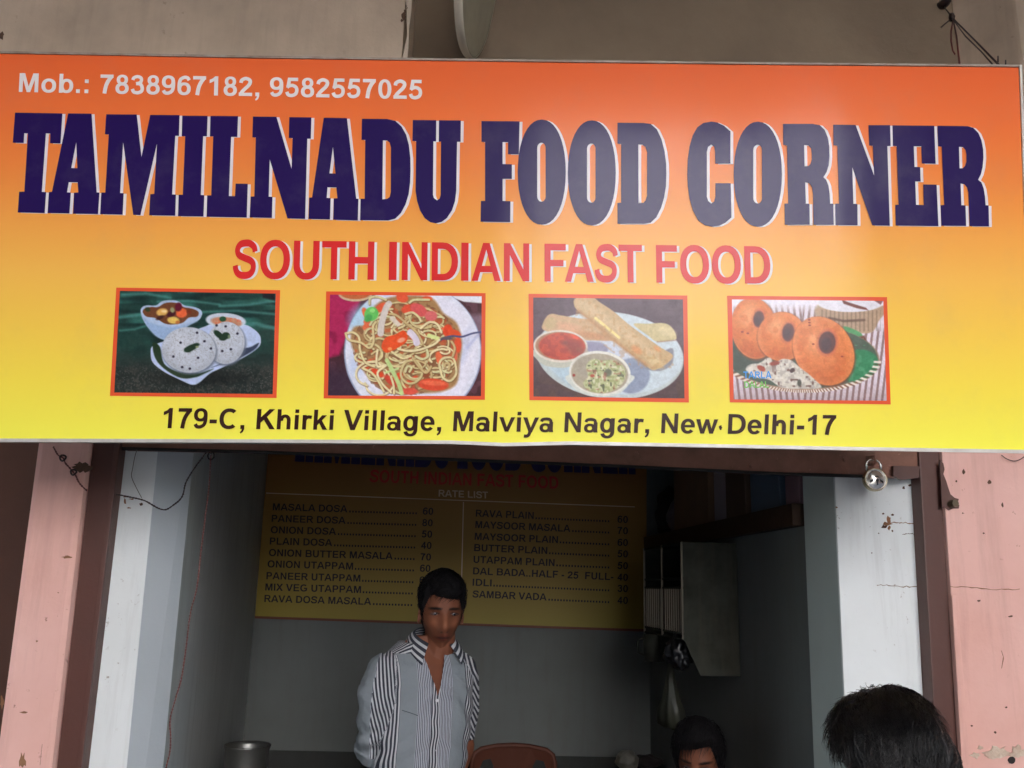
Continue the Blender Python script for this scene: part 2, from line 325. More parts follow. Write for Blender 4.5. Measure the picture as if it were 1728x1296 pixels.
Z1, Z2, Z3, Z4, Z5, Z6 = (10, 180), (290, 180), (570, 180), (860, 190), (1140, 190), (1390, 190)
def zell(cx, cy, rx, ry, e=2.15, n=40):
    o = []
    for i in range(n):
        a = 2 * math.pi * i / n; c, s = math.cos(a), math.sin(a)
        o.append((cx + rx * math.copysign(abs(c) ** (2 / e), c), cy + ry * math.copysign(abs(s) ** (2 / e), s)))
    return o
def stad(x0, x1, y0, y1):
    r = (x1 - x0) / 2; cx = (x0 + x1) / 2
    return [(cx - r * math.cos(R(a)), y0 + r * 1.2 - r * 1.2 * math.sin(R(a))) for a in range(0, 181, 20)] + \
           [(cx + r * math.cos(R(a)), y1 - r * 1.2 + r * 1.2 * math.sin(R(a))) for a in range(0, 181, 20)]
TITLE = [
 (Z1, [(92,60),(552,68),(533,360),(432,358),(434,264),(392,262),(352,830),(394,832),(380,1036),(118,1030),(132,828),(182,828),(217,262),(181,260),(176,355),(70,352)], []),
 (Z1, [(608,68),(835,70),(885,835),(912,836),(898,1046),(655,1043),(664,838),(706,836),(700,738),(614,736),(597,834),(634,836),(620,1040),(408,1036),(420,832),(450,830)], [[(686,350),(697,600),(638,598)]]),
 (Z1, [(978,76),(1274,78),(1320,490),(1405,82),(1690,84),(1684,286),(1648,286),(1618,854),(1655,856),(1648,1062),(1395,1058),(1405,852),(1444,850),(1470,365),(1310,1056),(1240,1054),(1142,350),(1112,842),(1147,843),(1137,1052),(918,1047),(930,836),(968,836),(1002,274),(965,270)], []),
 (Z2, [(103,90),(350,92),(343,290),(306,290),(283,860),(318,862),(310,1070),(62,1066),(68,858),(108,858),(132,290),(98,288)], []),
 (Z2, [(377,92),(645,94),(638,296),(578,296),(556,870),(615,872),(622,750),(740,752),(730,1080),(340,1072),(345,864),(384,864),(404,292),(372,290)], []),
 (Z2, [(790,98),(1018,100),(1165,605),(1175,308),(1138,306),(1143,104),(1358,106),(1352,314),(1318,314),(1297,1093),(1125,1088),(953,515),(943,876),(980,878),(975,1083),(758,1078),(768,876),(803,874),(818,302),(784,300)], []),
 (Z2, [(1478,110),(1703,114),(1793,895),(1815,897),(1808,1108),(1570,1100),(1574,893),(1610,892),(1600,788),(1514,786),(1506,888),(1545,890),(1538,1098),(1330,1093),(1336,886),(1364,884)], [[(1567,395),(1592,652),(1533,650)]]),
 (Z3, [(236,120),(480,122),(560,140),(620,195),(665,275),(692,375),(706,500),(708,620),(704,740),(690,850),(660,950),(615,1035),(560,1090),(490,1108),(218,1105),(222,897),(262,897),(268,325),(232,325)], [[(440,330),(480,332),(505,350),(518,400),(516,830),(505,880),(480,898),(434,902)]]),
 (Z3, [(730,132),(958,134),(956,340),(930,340),(926,860),(935,890),(965,912),(990,895),(1000,860),(1004,342),(982,342),(984,134),(1197,136),(1194,344),(1160,344),(1152,820),(1140,920),(1110,1010),(1060,1085),(1010,1122),(955,1136),(900,1125),(845,1085),(800,1010),(772,920),(757,820),(762,338),(726,336)], []),
 (Z3, [(1397,142),(1767,144),(1760,466),(1655,464),(1655,348),(1602,346),(1602,560),(1692,562),(1692,704),(1602,704),(1602,918),(1678,920),(1676,1124),(1388,1120),(1392,918),(1432,918),(1432,346),(1397,344)], []),
 (Z4, zell(312, 581, 233, 511), [stad(268, 350, 295, 868)]),
 (Z4, zell(798, 588, 233, 510), [stad(752, 835, 303, 878)]),
 (Z4, [(1048,101),(1300,103),(1370,112),(1430,165),(1475,260),(1505,380),(1520,500),(1522,600),(1518,720),(1500,830),(1470,930),(1425,1020),(1370,1072),(1300,1083),(1048,1083),(1048,880),(1083,878),(1083,307),(1048,305)], [[(1250,312),(1290,314),(1320,335),(1335,385),(1335,810),(1322,855),(1300,878),(1252,882)]]),
 (Z5, [(345,90),(400,97),(470,130),(532,185),(532,497),(385,499),(383,380),(375,335),(345,313),(315,335),(303,385),(303,820),(315,860),(345,886),(375,865),(385,820),(387,688),(535,688),(542,1020),(480,1075),(420,1103),(350,1110),(280,1095),(220,1050),(170,960),(135,840),(118,720),(112,600),(118,450),(135,330),(165,225),(210,145),(270,103)], []),
 (Z5, zell(798, 601, 234, 510), [stad(754, 838, 315, 885)]),
 (Z5, [(1043,112),(1330,112),(1400,124),(1448,170),(1478,245),(1492,335),(1494,430),(1486,515),(1466,580),(1435,630),(1462,655),(1484,710),(1496,790),(1500,887),(1532,887),(1535,1093),(1338,1093),(1335,887),(1332,780),(1325,730),(1300,690),(1258,678),(1264,887),(1300,887),(1302,1092),(1060,1092),(1058,887),(1092,885),(1082,320),(1045,316)], [[(1248,318),(1290,320),(1315,350),(1322,400),(1322,460),(1310,500),(1290,522),(1252,524)]]),
 (Z6, [(90,120),(308,122),(487,612),(475,326),(440,322),(433,124),(643,124),(648,326),(616,328),(640,1102),(470,1098),(276,535),(286,888),(325,890),(328,1098),(112,1096),(110,888),(147,886),(130,324),(94,320)], []),
 (Z6, [(665,126),(1072,130),(1085,500),(952,497),(945,330),(873,330),(880,530),(935,532),(940,672),(887,672),(895,898),(970,900),(965,700),(1095,702),(1112,1106),(698,1100),(693,900),(725,897),(706,328),(670,326)], []),
 (Z6, [(1102,130),(1395,134),(1450,150),(1500,200),(1530,270),(1547,360),(1550,440),(1542,530),(1525,600),(1498,655),(1530,680),(1552,740),(1565,820),(1570,902),(1600,904),(1604,1108),(1415,1106),(1408,904),(1403,780),(1390,730),(1365,700),(1327,692),(1335,902),(1376,903),(1382,1104),(1140,1102),(1132,902),(1168,900),(1145,334),(1108,330)], [[(1312,335),(1350,338),(1375,365),(1384,410),(1384,480),(1372,520),(1350,542),(1318,544)]]),
]
def title2d():
    V, F = [], []
    for (ox, oy), p, hs in TITLE:
        f = lambda q: [(ox + a / 5.76, oy + b / 5.76) for a, b in q]
        gv, gf = union([f(p)], [f(h) for h in hs]); n = len(V)
        V += gv; F += [tuple(i + n for i in t) for t in gf]
    return V, F
TV, TF = title2d()
# letters of the second line: place in the picture of each letter's left and right ink edge
LINE2 = [(ch, 380 + a / 3.677, 380 + b / 3.677) for ch, a, b in
         [('S',50,200),('O',218,403),('U',425,585),('T',600,752),('H',767,925),('I',1017,1065),('N',1097,1255),('D',1282,1445),('I',1465,1510),('A',1530,1710)]]
LINE2 += [(ch, 840 + a / 3.677, 840 + b / 3.677) for ch, a, b in
          [('N',38,195),('F',290,422),('A',415,595),('S',600,745),('T',750,895),('F',982,1112),('O',1130,1310),('O',1328,1507),('D',1530,1690)]]
def line2_2d():
    V, F = [], []
    base = lambda x: 471.6 + 0.0101 * (x - 557); top = lambda x: 406.3 + 0.0122 * (x - 502)
    for ch, a, b in LINE2:
        gv, gf = glyph(ch); x0 = min(v[0] for v in gv); x1 = max(v[0] for v in gv); n = len(V)
        for u, v in gv:
            x = a + (u - x0) / (x1 - x0) * (b - a); t = v / 716
            x += (900 - x) * 7.3e-5 * (t - 0.5) * 65
            V.append((x, base(x) * (1 - t) + top(x) * t))
        F += [tuple(i + n for i in f) for f in gf]
    return V, F
# ------------------------------------------------------------------ the shop front
M_WHITE = mat('white_paint', lin((220, 225, 226)), 0.75, streak=.28, blot=0.4, bscale=2.2, bcol=lin((192, 196, 192)), speck=0.8, sscale=45, scol=lin((110, 85, 60)), bump=0.12, bumps=30)
M_SHADEGREY = mat('shade_grey_plaster', lin((172, 178, 184)), 0.8, blot=0.4, bscale=2.0, bcol=lin((156, 162, 164)), bump=0.12, bumps=30)  # reveal greyer than the white jamb: its shade is put into the colour
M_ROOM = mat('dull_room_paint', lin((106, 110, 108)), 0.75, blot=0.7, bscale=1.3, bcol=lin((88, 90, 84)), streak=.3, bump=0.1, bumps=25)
M_PINK = mat('pink_paint', lin((224, 180, 170)), 0.8, streak=.3, stcol=lin((130, 92, 80)), blot=0.8, bscale=2.6, bcol=lin((208, 158, 145)), speck=0.85, sscale=38, scol=lin((120, 70, 55)), bump=0.2, bumps=26)
M_POST = mat('brown_red_enamel', lin((84, 47, 38)), 0.5, blot=0.5, bscale=5, bcol=lin((74, 46, 38)), speck=0.5, sscale=50, scol=lin((60, 35, 26)), bump=0.1, bumps=60)
M_DARKDOOR = mat('dark_brown_door_paint', lin((70, 38, 22)), 0.55, blot=0.6, bscale=3, bcol=lin((48, 26, 16)), bump=0.1, bumps=40)
M_UPPER = mat('old_beige_distemper', lin((206, 186, 164)), 0.85, streak=.2, blot=0.7, bscale=2.3, bcol=lin((150, 134, 118)), speck=0.6, sscale=25, scol=lin((110, 90, 70)), bump=0.25, bumps=20)
M_UPPER2 = mat('darker_beige_distemper', lin((150, 132, 110)), 0.85, blot=0.7, bscale=1.8, bcol=lin((112, 96, 80)), bump=0.25, bumps=20)  # darker, blotched beige for the recessed part of the wall
M_EDGE = mat('pale_plaster_edge', lin((205, 190, 172)), 0.85, blot=0.6, bscale=14, bcol=lin((160, 140, 120)), bump=0.3, bumps=60)
M_LINTEL = mat('rusty_brown_steel', lin((146, 98, 80)), 0.6, blot=0.85, bscale=9, bcol=lin((104, 70, 52)), speck=0.9, sscale=70, scol=lin((190, 140, 120)), bump=0.35, bumps=70)
M_DARKGAP = mat('black_gap', lin((30, 22, 20)), 0.8)
M_FLOOR = mat('cement_floor', lin((92, 90, 86)), 0.8, blot=0.5, bscale=1.5, bump=0.15, bumps=20)
M_DIRT = mat('dark_grime', lin((92, 66, 50)), 0.9, blot=0.6, bscale=30, bump=0.4, bumps=90)
M_DIRT2 = mat('faint_grime', lin((140, 124, 110)), 0.9, blot=0.6, bscale=30)
M_RUST = mat('rust_stain', lin((140, 102, 74)), 0.9, blot=0.6, bscale=40, bcol=lin((100, 66, 44)))
M_PLASTER = mat('bare_plaster', lin((206, 190, 170)), 0.9, blot=0.7, bscale=25, bcol=lin((176, 140, 122)), bump=0.6, bumps=90)
M_WIRE = mat('dark_twisted_cable', lin((48, 30, 28)), 0.5)
M_WIRERED = mat('dull_red_cable', lin((96, 40, 36)), 0.5)
M_ALU = mat('aluminium_edging', lin((205, 203, 198)), 0.42, metal=0.25, blot=0.5, bscale=18, bcol=lin((150, 140, 125)))

YF = 2.52
def edge3(p, q, Y):
    a, b = at(*p, Y), at(*q, Y)
    return lambda z: a + (b - a) * ((z - a.z) / (b.z - a.z))
def column(name, e0, e1, z0, z1, thick, m, parent=None, bevel=0.006, top=None):
    mb = MB(); mb.slab([e0(z0), e1(z0), e1(z1), e0(z1)], (0, thick, 0))
    return mb.build(name, m, parent, bevel=bevel)
ZB, ZT = 0.0, 2.45
def S(o): return tag(o, kind='structure')

pinkL = column('pink_pillar', edge3((61, 756), (0, 1215), 2.45), edge3((150, 756), (89, 1296), 2.45), ZB, ZT, 0.5, M_PINK, bevel=0.018)
tag(pinkL, 'narrow pink plastered pillar at the left, between a brown door and the brown post', 'pillar')
postL = empty('shutter_post', at(175, 900, 2.46) * 1, 'dark brown steel post between the left pink pillar and the white door jamb', 'post', 'brown posts either side of the shop opening')
postL.location.z = 0
column('channel', edge3((152, 756), (91, 1296), 2.475), edge3((202, 756), (138, 1296), 2.475), ZB, ZT, 0.16, M_POST, postL, bevel=0.004)
column('channel_lip', edge3((192, 756), (128, 1296), 2.458), edge3((201, 756), (137, 1296), 2.458), ZB, ZT, 0.015, M_POST, postL, bevel=0.002)
whiteL = column('white_jamb', edge3((206, 756), (142, 1296), YF), edge3((267, 756), (214, 1296), YF), ZB, ZT, 0.3, M_WHITE, bevel=0.004)
tag(whiteL, 'white painted door jamb to the left of the opening, with a sagging cable across it', 'pillar')
eA, eB = edge3((267, 756), (214, 1296), YF + 0.001), edge3((327, 760), (275, 1296), 2.62)
mb = MB(); mb.slab([eA(ZB), eB(ZB), eB(ZT), eA(ZT)], (-0.12, 0.12, 0)); S(mb.build('wall_reveal_left', M_SHADEGREY))
# the room
YB = 4.7
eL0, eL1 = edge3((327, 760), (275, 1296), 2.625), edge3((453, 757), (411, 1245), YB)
mb = MB(); mb.slab([eL0(ZB), eL1(ZB), eL1(2.75), eL0(2.75)], (-0.25, 0.0, 0)); S(mb.build('wall_left', mat('lightened_side_wall_paint', lin((188, 192, 190)), .75, blot=.5, bscale=1.5, bump=.1, bumps=25, streak=.3)))  # lighter than the other walls: light falling on it is put into the paint
eR1, eR0 = edge3((1092, 800), (1097, 1200), YB), edge3((1354, 800), (1374, 1296), 2.72)
zs = at(1355, 887, 2.72).z
def rwall(z0, z1, t0, t1, dx, name, m, thick=0.2):   # a stretch of the right wall, t runs from the near end to the back
    a0, a1 = eR0(z0).lerp(eR1(z0), t0), eR0(z0).lerp(eR1(z0), t1)
    b0, b1 = eR0(z1).lerp(eR1(z1), t0), eR0(z1).lerp(eR1(z1), t1)
    o = Vector((dx, 0, 0)); mb = MB(); mb.slab([a1 + o, a0 + o, b0 + o, b1 + o], (thick, 0, 0)); return mb.build(name, m)
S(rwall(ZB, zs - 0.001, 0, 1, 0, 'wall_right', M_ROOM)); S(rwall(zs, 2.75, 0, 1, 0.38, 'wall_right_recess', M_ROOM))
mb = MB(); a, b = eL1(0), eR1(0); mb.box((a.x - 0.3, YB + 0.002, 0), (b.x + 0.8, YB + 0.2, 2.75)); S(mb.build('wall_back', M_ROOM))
mb = MB(); mb.box((-2.6, 2.7, 2.752), (2.6, YB + 0.3, 2.9)); S(mb.build('ceiling', mat('dark_ceiling', lin((60, 58, 54)), 0.9)))  # dark tone chosen to cut bounced light in the room
eC0, eC1 = edge3((1354, 800), (1374, 1296), 2.715), edge3((1408, 804), (1424.6, 1173), YF + 0.001)
mb = MB(); mb.slab([eC0(ZB), eC1(ZB), eC1(ZT), eC0(ZT)], (0.12, 0.12, 0)); S(mb.build('wall_reveal_right', mat('reveal_paint', lin((168, 176, 172)), 0.8, blot=0.4, bscale=2, bump=0.1, bumps=30)))
whiteR = column('white_jamb', edge3((1408, 804), (1424.6, 1173), YF), edge3((1543, 804), (1565, 1186), YF), ZB, ZT, 0.3, M_WHITE, bevel=0.004)
tag(whiteR, 'white painted door jamb to the right of the opening, rust stained below the padlock', 'pillar')
mb = MB(); e0, e1 = edge3((1543, 804), (1565, 1186), YF + 0.04), edge3((1553, 804), (1577, 1216), YF + 0.04)
mb.slab([e0(ZB), e1(ZB), e1(ZT), e0(ZT)], (0, 0.1, 0)); S(mb.build('wall_gap_right', M_DARKGAP))
mb = MB(); e0, e1 = edge3((201, 756), (137, 1296), YF + 0.03), edge3((207, 756), (143, 1296), YF + 0.03)
mb.slab([e0(ZB), e1(ZB), e1(ZT), e0(ZT)], (0, 0.1, 0)); S(mb.build('wall_gap_left', M_DARKGAP))
postR = empty('shutter_post', (at(1570, 900, 2.46).x, 2.46, 0), 'brown steel post between the right white door jamb and the pink wall', 'post', 'brown posts either side of the shop opening')
column('channel', edge3((1553, 804), (1577, 1216), 2.465), edge3((1588, 768), (1620, 1268), 2.465), ZB, ZT, 0.16, M_POST, postR, bevel=0.004)
mb = MB(); e0 = edge3((1589.5, 768), (1621.5, 1268), 2.45)
mb.slab([e0(0), Vector((6, 2.45, 0)), Vector((6, 2.45, ZT)), e0(ZT)], (0, 0.5, 0))
pinkR = mb.build('pink_wall', M_PINK, bevel=0.004); tag(pinkR, 'chipped and stained pink plaster wall at the right of the shop', 'wall')
e1 = edge3((1615, 1000), (1638, 1296), 2.44)
mb = MB(); mb.slab([edge3((1592, 768), (1622, 1268), 2.442)(0), e1(0), e1(at(1612, 1005, 2.44).z), edge3((1592, 768), (1622, 1268), 2.442)(at(1612, 1005, 2.44).z)], (0, 0.0075, 0))
mb.build('plaster_band', M_PINK, pinkR, bevel=0.002)
door = MB(); e1 = edge3((75, 756), (14, 1215), 2.8); door.slab([Vector((-2.45, 2.8, 0)), e1(0), e1(ZT), Vector((-2.45, 2.8, ZT))], (0, 0.05, 0))
dd = door.build('wooden_door', M_DARKDOOR); tag(dd, 'dark brown door of the neighbouring shop, at the far left edge', 'door')
for k in range(2):
    mb = MB(); x = e1(1.0).x - 0.16 - 0.5 * k; mb.box((x - 0.3, 2.788, 0.25 + 0), (x, 2.799, 1.9)); mb.build('door_panel', M_DARKDOOR, dd, bevel=0.004)
mb = MB(); mb.box((-7, 2.45, 0), (-2.45, 2.7, ZT)); tag(mb.build('pink_wall', M_PINK), 'pink plaster wall beyond the neighbouring brown door', 'wall')

# blotches, cracks and holes of the walls: thin chipped patches
def blob(cx, cy, rx, ry, n=14, rough=0.35):
    return [(cx + rx * math.cos(2 * math.pi * i / n) * (1 + rough * (random.random() - .5) * 2), cy + ry * math.sin(2 * math.pi * i / n) * (1 + rough * (random.random() - .5) * 2)) for i in range(n)]
def patch(name, pts, Y, m, parent, t=0.0015):
    mb = MB(); q = [at(x, y, Y - t) for x, y in pts]
    mb.slab(list(reversed(q)), (0, t * 0.8, 0)); return mb.build(name, m, parent)
def crack(name, pts, w, Y, m, parent):
    up, lo = [], []
    for i in range(len(pts) - 1):
        for k in range(6):
            t = k / 6; x = pts[i][0] * (1 - t) + pts[i + 1][0] * t; y = pts[i][1] * (1 - t) + pts[i + 1][1] * t + random.uniform(-.6, .6) * w
            ww = w * random.uniform(.35, 1); up.append((x, y - ww / 2)); lo.append((x, y + ww / 2))
    return patch(name, up + lo[::-1], Y, m, parent)
crack('crack', [(1604, 990), (1640, 992), (1690, 995), (1727, 995)], 2.0, 2.45, M_RUST, pinkR)
crack('crack', [(1690, 1098), (1694, 1110), (1692, 1120), (1690, 1130)], 1.6, 2.45, M_RUST, pinkR)
for (x, y, a, b) in [(1626, 796, 2.75, 4), (1670, 813, 3, 3.6), (1692, 852, 1.5, 4), (1652, 1014, 3, 2), (1698, 1194, 2, 1.5), (1680, 1236, 2, 2), (1706, 1040, 4, 1.4), (1640, 1225, 2, 1.2), (1614, 812, 1.5, 1.5), (1660, 900, 1.6, 1.2), (1625, 866, 1.2, 1.2)]:
    patch('chip', blob(x, y, a, b, 9), 2.45, M_DIRT, pinkR)
for (x, y, a, b) in [(1682, 1270, 19, 9), (1718, 1270, 15, 10), (1646, 1275, 8, 5), (1655, 1262, 5, 3)]:
    patch('plaster_patch', blob(x, y, a, b, 20, 0.45), 2.45, M_PLASTER, pinkR, 0.003)
patch('hole', blob(1708, 1283, 6, 6, 14, 0.1), 2.45, M_DARKGAP, pinkR, 0.004)
patch('broken_edge', [(1586, 776), (1592, 782), (1594, 792), (1592, 800), (1597, 812), (1600, 822), (1604, 834), (1611, 840), (1618, 842), (1617, 846), (1609, 846), (1613, 852), (1619, 852), (1618, 858), (1608, 858), (1602, 861), (1596, 856), (1590, 858)], 2.45, M_POST, pinkR, 0.006)
mb = MB(); c = at(1603, 851, 2.45); mb.tube([c, c + Vector((0, -0.03, 0))], [0.012, 0.010], 10); mb.build('bolt', mat('grey_bolt', lin((88, 78, 62)), 0.5, metal=0.6), pinkR)
crack('rust_crack', [(1497, 883), (1512, 882), (1525, 882), (1545, 884)], 2.0, YF, M_RUST, whiteR)
crack('rust_crack', [(1480, 987), (1500, 988), (1530, 990), (1556, 991)], 2.0, YF, M_DIRT2, whiteR)
crack('rust_crack', [(1523, 901), (1535, 901), (1545, 901)], 1.4, YF, M_DIRT, whiteR)
for (x, y, a, b, m) in [(1496, 884, 8, 3, M_RUST), (1500, 876, 3, 6, M_RUST), (1492, 889, 5, 2.75, M_DIRT), (1491, 867, 2, 2, M_DIRT), (1506, 869, 2, 2, M_DIRT), (1506, 896, 1.5, 1.5, M_DIRT), (1483, 900, 1.3, 1.3, M_DIRT), (1525, 823, 2, 2.6, M_DIRT), (1536, 819, 2.75, 2, M_DIRT), (1500, 891, 3, 3, M_RUST), (1471, 933, 1, 1.2, M_DIRT), (1412, 856, 2, 1.4, M_RUST)]:
    patch('stain', blob(x, y, a, b, 9, 0.5), YF, m, whiteR)
for (x, y, a, b, m) in [(212, 838, 5, 1.6, M_RUST), (211, 846, 1.5, 5, M_RUST), (238, 851, 2.45, 3, M_DIRT), (222, 842, 4, 1.2, M_RUST), (218, 857, 3, 1.2, M_RUST)]:
    patch('stain', blob(x, y, a, b, 9, 0.5), YF, m, whiteL)
patch('broken_patch', blob(137, 788, 15, 9, 18, 0.4), 2.45, M_DIRT, pinkL, 0.004)
for (x, y, a, b) in [(114, 940, 9, 2), (62, 1082, 1.6, 1.6), (98, 1000, 1, 1), (40, 1202, 6, 2), (38, 1285, 5, 12), (3, 1185, 3, 9)]:
    patch('stain', blob(x, y, a, b, 12, 0.5), 2.45, M_RUST, pinkL)
crack('crack', [(71, 1256), (69, 1275), (67, 1294)], 1.5, 2.45, M_DIRT, pinkL)

# lintel over the opening
lt = MB(); q = [(206, 757.5), (440, 762.5), (1040, 785), (1328, 798.5), (1550, 806), (1550, 700), (206, 700)]
lt.slab([at(x, y, 2.475) for x, y in q], (0, 0.042, 0))
lintel = lt.build('rusty_lintel', M_LINTEL, bevel=0.002); tag(lintel, 'rusty brown steel lintel over the opening, just under the sign', 'lintel')
mb = MB(); mb.tube([at(206, 757, 2.468), at(440, 763, 2.468), at(1040, 786.5, 2.468), at(1328, 800, 2.468), at(1490, 804.5, 2.468)], 0.005, 8)
mb.build('bottom_rod', M_DARKGAP, lintel)
mb = MB(); mb.slab([at(1508, 786, 2.458), at(1552, 787, 2.458), at(1551, 806, 2.458), at(1522, 810, 2.458), at(1508, 803, 2.458)][::-1], (0, 0.012, 0)); mb.build('latch_plate', M_POST, lintel)
for (x, y) in [(900, 768), (1268, 786), (1425, 775)]:
    mb = MB(); c = at(x, y, 2.475); mb.tube([c, c + Vector((0, -0.008, 0))], 0.007, 10); mb.build('rivet', M_LINTEL, lintel)
mb = MB(); mb.box((at(206, 756, 2.55).x, 2.625, 2.06), (at(1550, 756, 2.55).x, 2.7, 2.44)); S(mb.build('wall_over_opening', M_SHADEGREY))
# wall above, behind the sign: a projecting part at the left, a recessed part at the right
xs = at(688, 50, 2.37).x
mb = MB(); mb.box((-7, 2.37, ZT + 0.001), (xs - 0.012, 3.0, 3.9)); S(mb.build('wall_above_left', M_UPPER, bevel=0.004))
mb = MB(); r = [(xs - 0.012, 2.368), (xs + 0.002, 2.371)]
mb.slab([at(684, 130, 2.368), at(690, 130, 2.368), at(688, 97, 2.368), at(689.5, 70, 2.368), at(690, 50, 2.368), at(694, 20, 2.368), at(695, -20, 2.368), at(694, -60, 2.368), at(684, -60, 2.368), at(686, 20, 2.368), at(687, 60, 2.368), at(679, 97, 2.368)], (0, 0.02, 0))
S(mb.build('wall_edge_plaster', M_EDGE))
mb = MB(); mb.box((xs - 0.011, 2.71, ZT + 0.001), (7, 3.0, 3.9)); S(mb.build('wall_above_right', M_UPPER2))
xc = at(1705, 60, 2.55).x
mb = MB(); mb.slab([Vector((xc - 0.1, 2.709, ZT)), Vector((xc + 0.02, 2.53, ZT)), Vector((xc + 0.02, 2.53, 3.89)), Vector((xc - 0.1, 2.709, 3.89))], (3, 0, 0))
S(mb.build('wall_above_corner', M_UPPER, bevel=0.01))
for (x, y, a, b) in [(683, 20, 3, 5), (682, 28, 4, 6), (686, 12, 2, 4), (1, 60, 5, 6), (678, 34, 2, 2)]:
    pb = patch('chip_mark', blob(x, y, a, b, 12, 0.5), 2.37, M_DIRT, None, 0.002); S(pb)
# balcony overhead and the building above it, which keeps the shop front in shade
mb = MB(); mb.box((-9, -1.5, 3.901), (9, 9, 4.06)); S(mb.build('balcony_slab', M_UPPER))
mb = MB(); mb.box((-9, -1.62, 3.62), (9, -1.502, 4.9)); S(mb.build('balcony_parapet', M_UPPER))
mb = MB(); mb.box((-0.35, 2.3, 4.061), (3.95, 9, 9.0)); S(mb.build('building_above', M_PINK))
for x0, x1 in ((-40, -0.36), (3.96, 40)):     # tall unseen blocks added either side to shade the brick houses opposite
    mb = MB(); mb.box((x0, 2.3, 4.061), (x1, 9, 21.0)); S(mb.build('added_shade_block', M_PINK))
mb = MB(); mb.box((-9, 5.2, 0.001), (9, 9, 3.9)); S(mb.build('building_behind', M_PINK))
mb = MB(); mb.box((-9, 2.75, 0.001), (-7, 5.1, 3.9)); mb.box((2.0, 2.75, 0.001), (7, 5.1, 3.9)); mb.box((-7, 2.75, 0.001), (-2.0, 5.1, 3.9)); S(mb.build('building_sides', M_PINK))
# ground: one sheet out to the horizon, the shop floor and a pavement with a kerb
mb = MB(); mb.v = [Vector(p) for p in [(-150, -150, -0.14), (150, -150, -0.14), (150, 150, -0.14), (-150, 150, -0.14)]]; mb.f = [(0, 1, 2, 3)]
S(mb.build('ground', mat('street_asphalt', (0.055, 0.054, 0.052), 0.85, blot=0.6, bscale=0.6, bcol=(0.085, 0.08, 0.075), bump=0.3, bumps=8)))
mb = MB(); mb.box((-30, -2.6, -0.139), (30, 5.2, 0.0)); S(mb.build('pavement', M_FLOOR, bevel=0.01))
# the far side of the street (behind the camera): it lights the shop front and shows in the gloss of the sign
M_SUNW = mat('white_lime_wash', (0.80, 0.81, 0.84), 0.9, blot=0.2, bscale=0.5)
M_BRICK = mat('dark_brick_front', (0.085, 0.070, 0.062), 0.9, blot=0.5, bscale=1.5, bcol=(0.05, 0.045, 0.04))
M_GLASSD = mat('dark_window_glass', (0.03, 0.035, 0.04), 0.1)
def far_house(name, x0, x1, y, z, m, label, wins, cat='building'):
    mb = MB(); mb.box((x0, y - 8, -0.13), (x1, y, z)); h = mb.build(name, m); tag(h, label, cat, 'houses across the street')
    for (wx, wz, ww, wh) in wins:
        mb = MB(); mb.box((wx - ww / 2, y + 0.002, wz), (wx + ww / 2, y + 0.03, wz + wh)); mb.build('window', M_GLASSD, h)
    return h
FY = -8.0
hw_ = far_house('lime_washed_house', -0.35, 3.95, FY, 8.6, M_SUNW, 'white lime washed house across the street, behind the camera', [(3.2, 7.0, 0.6, 1.0), (0.6, 7.0, 0.6, 1.0)])
mb = MB(); mb.box((-0.33, FY + .003, -0.12), (3.93, FY + .12, 2.3)); mb.build('added_dark_band', mat('added_band_facing', (0.10, 0.10, 0.10), .8), hw_)  # dark band added on the unseen front to dim the lower glare
far_house('brick_house', -40.0, -0.45, FY - 0.6, 9.5, M_BRICK, 'brown brick house across the street with two rows of windows', [(-2.4, 0.9, 1.0, 1.5), (-4.8, 0.9, 1.0, 1.5), (-7.2, 0.9, 1.0, 1.5), (-2.4, 4.2, 1.0, 1.4), (-4.8, 4.2, 1.0, 1.4)])  # both brick houses: unseen, made tall and long to close off low sky
far_house('brick_house', 4.05, 40.0, FY - 0.4, 9.0, M_BRICK, 'brown brick house across the street beside the white one, with one door', [(6.4, 0.0, 1.1, 2.1), (9.0, 0.9, 1.2, 1.5)])

# ------------------------------------------------------------------ the sign
PM = CAM + ray(864, 430) * 1.985
uC = Vector((1, -0.0125, 0)).normalized(); vC = Vector((0.0125, 0.9945, -0.105)).normalized()
SU, SV = (ROT @ uC).normalized(), (ROT @ vC).normalized(); SN = SU.cross(SV).normalized()   # SN points to the viewer
if SN.dot(CAM - PM) < 0: SN = -SN
def sp(px, py, h=0.0): return on(px, py, PM, SN) + SN * h
def lerp_poly(P, x):
    for i in range(len(P) - 1):
        if x <= P[i + 1][0] or i == len(P) - 2:
            t = (x - P[i][0]) / (P[i + 1][0] - P[i][0]); return P[i][1] * (1 - t) + P[i + 1][1] * t
TOPL = [(-22, 90), (440, 98.5), (864, 104.5), (1300, 109.5), (1719, 113.5)]
BOTL = [(-66, 740), (440, 741.5), (760, 743.5), (850, 747.5), (960, 745), (1100, 747.5), (1420, 754), (1741, 759.5)]
sign = empty('shop_sign', sp(864, 748), 'large orange and yellow shop sign with purple title and four food photographs', 'sign')
GRAD = [(0, (238, 104, 52)), (.14, (244, 118, 58)), (.28, (246, 138, 64)), (.43, (248, 168, 76)), (.56, (250, 190, 84)), (.7, (249, 205, 80)), (.85, (247, 223, 78)), (1, (245, 240, 84))]
def grad_col(t):
    for i in range(len(GRAD) - 1):
        if t <= GRAD[i + 1][0]:
            k = (t - GRAD[i][0]) / (GRAD[i + 1][0] - GRAD[i][0]); return lin([a * (1 - k) + b * k for a, b in zip(GRAD[i][1], GRAD[i + 1][1])])
    return lin(GRAD[-1][1])
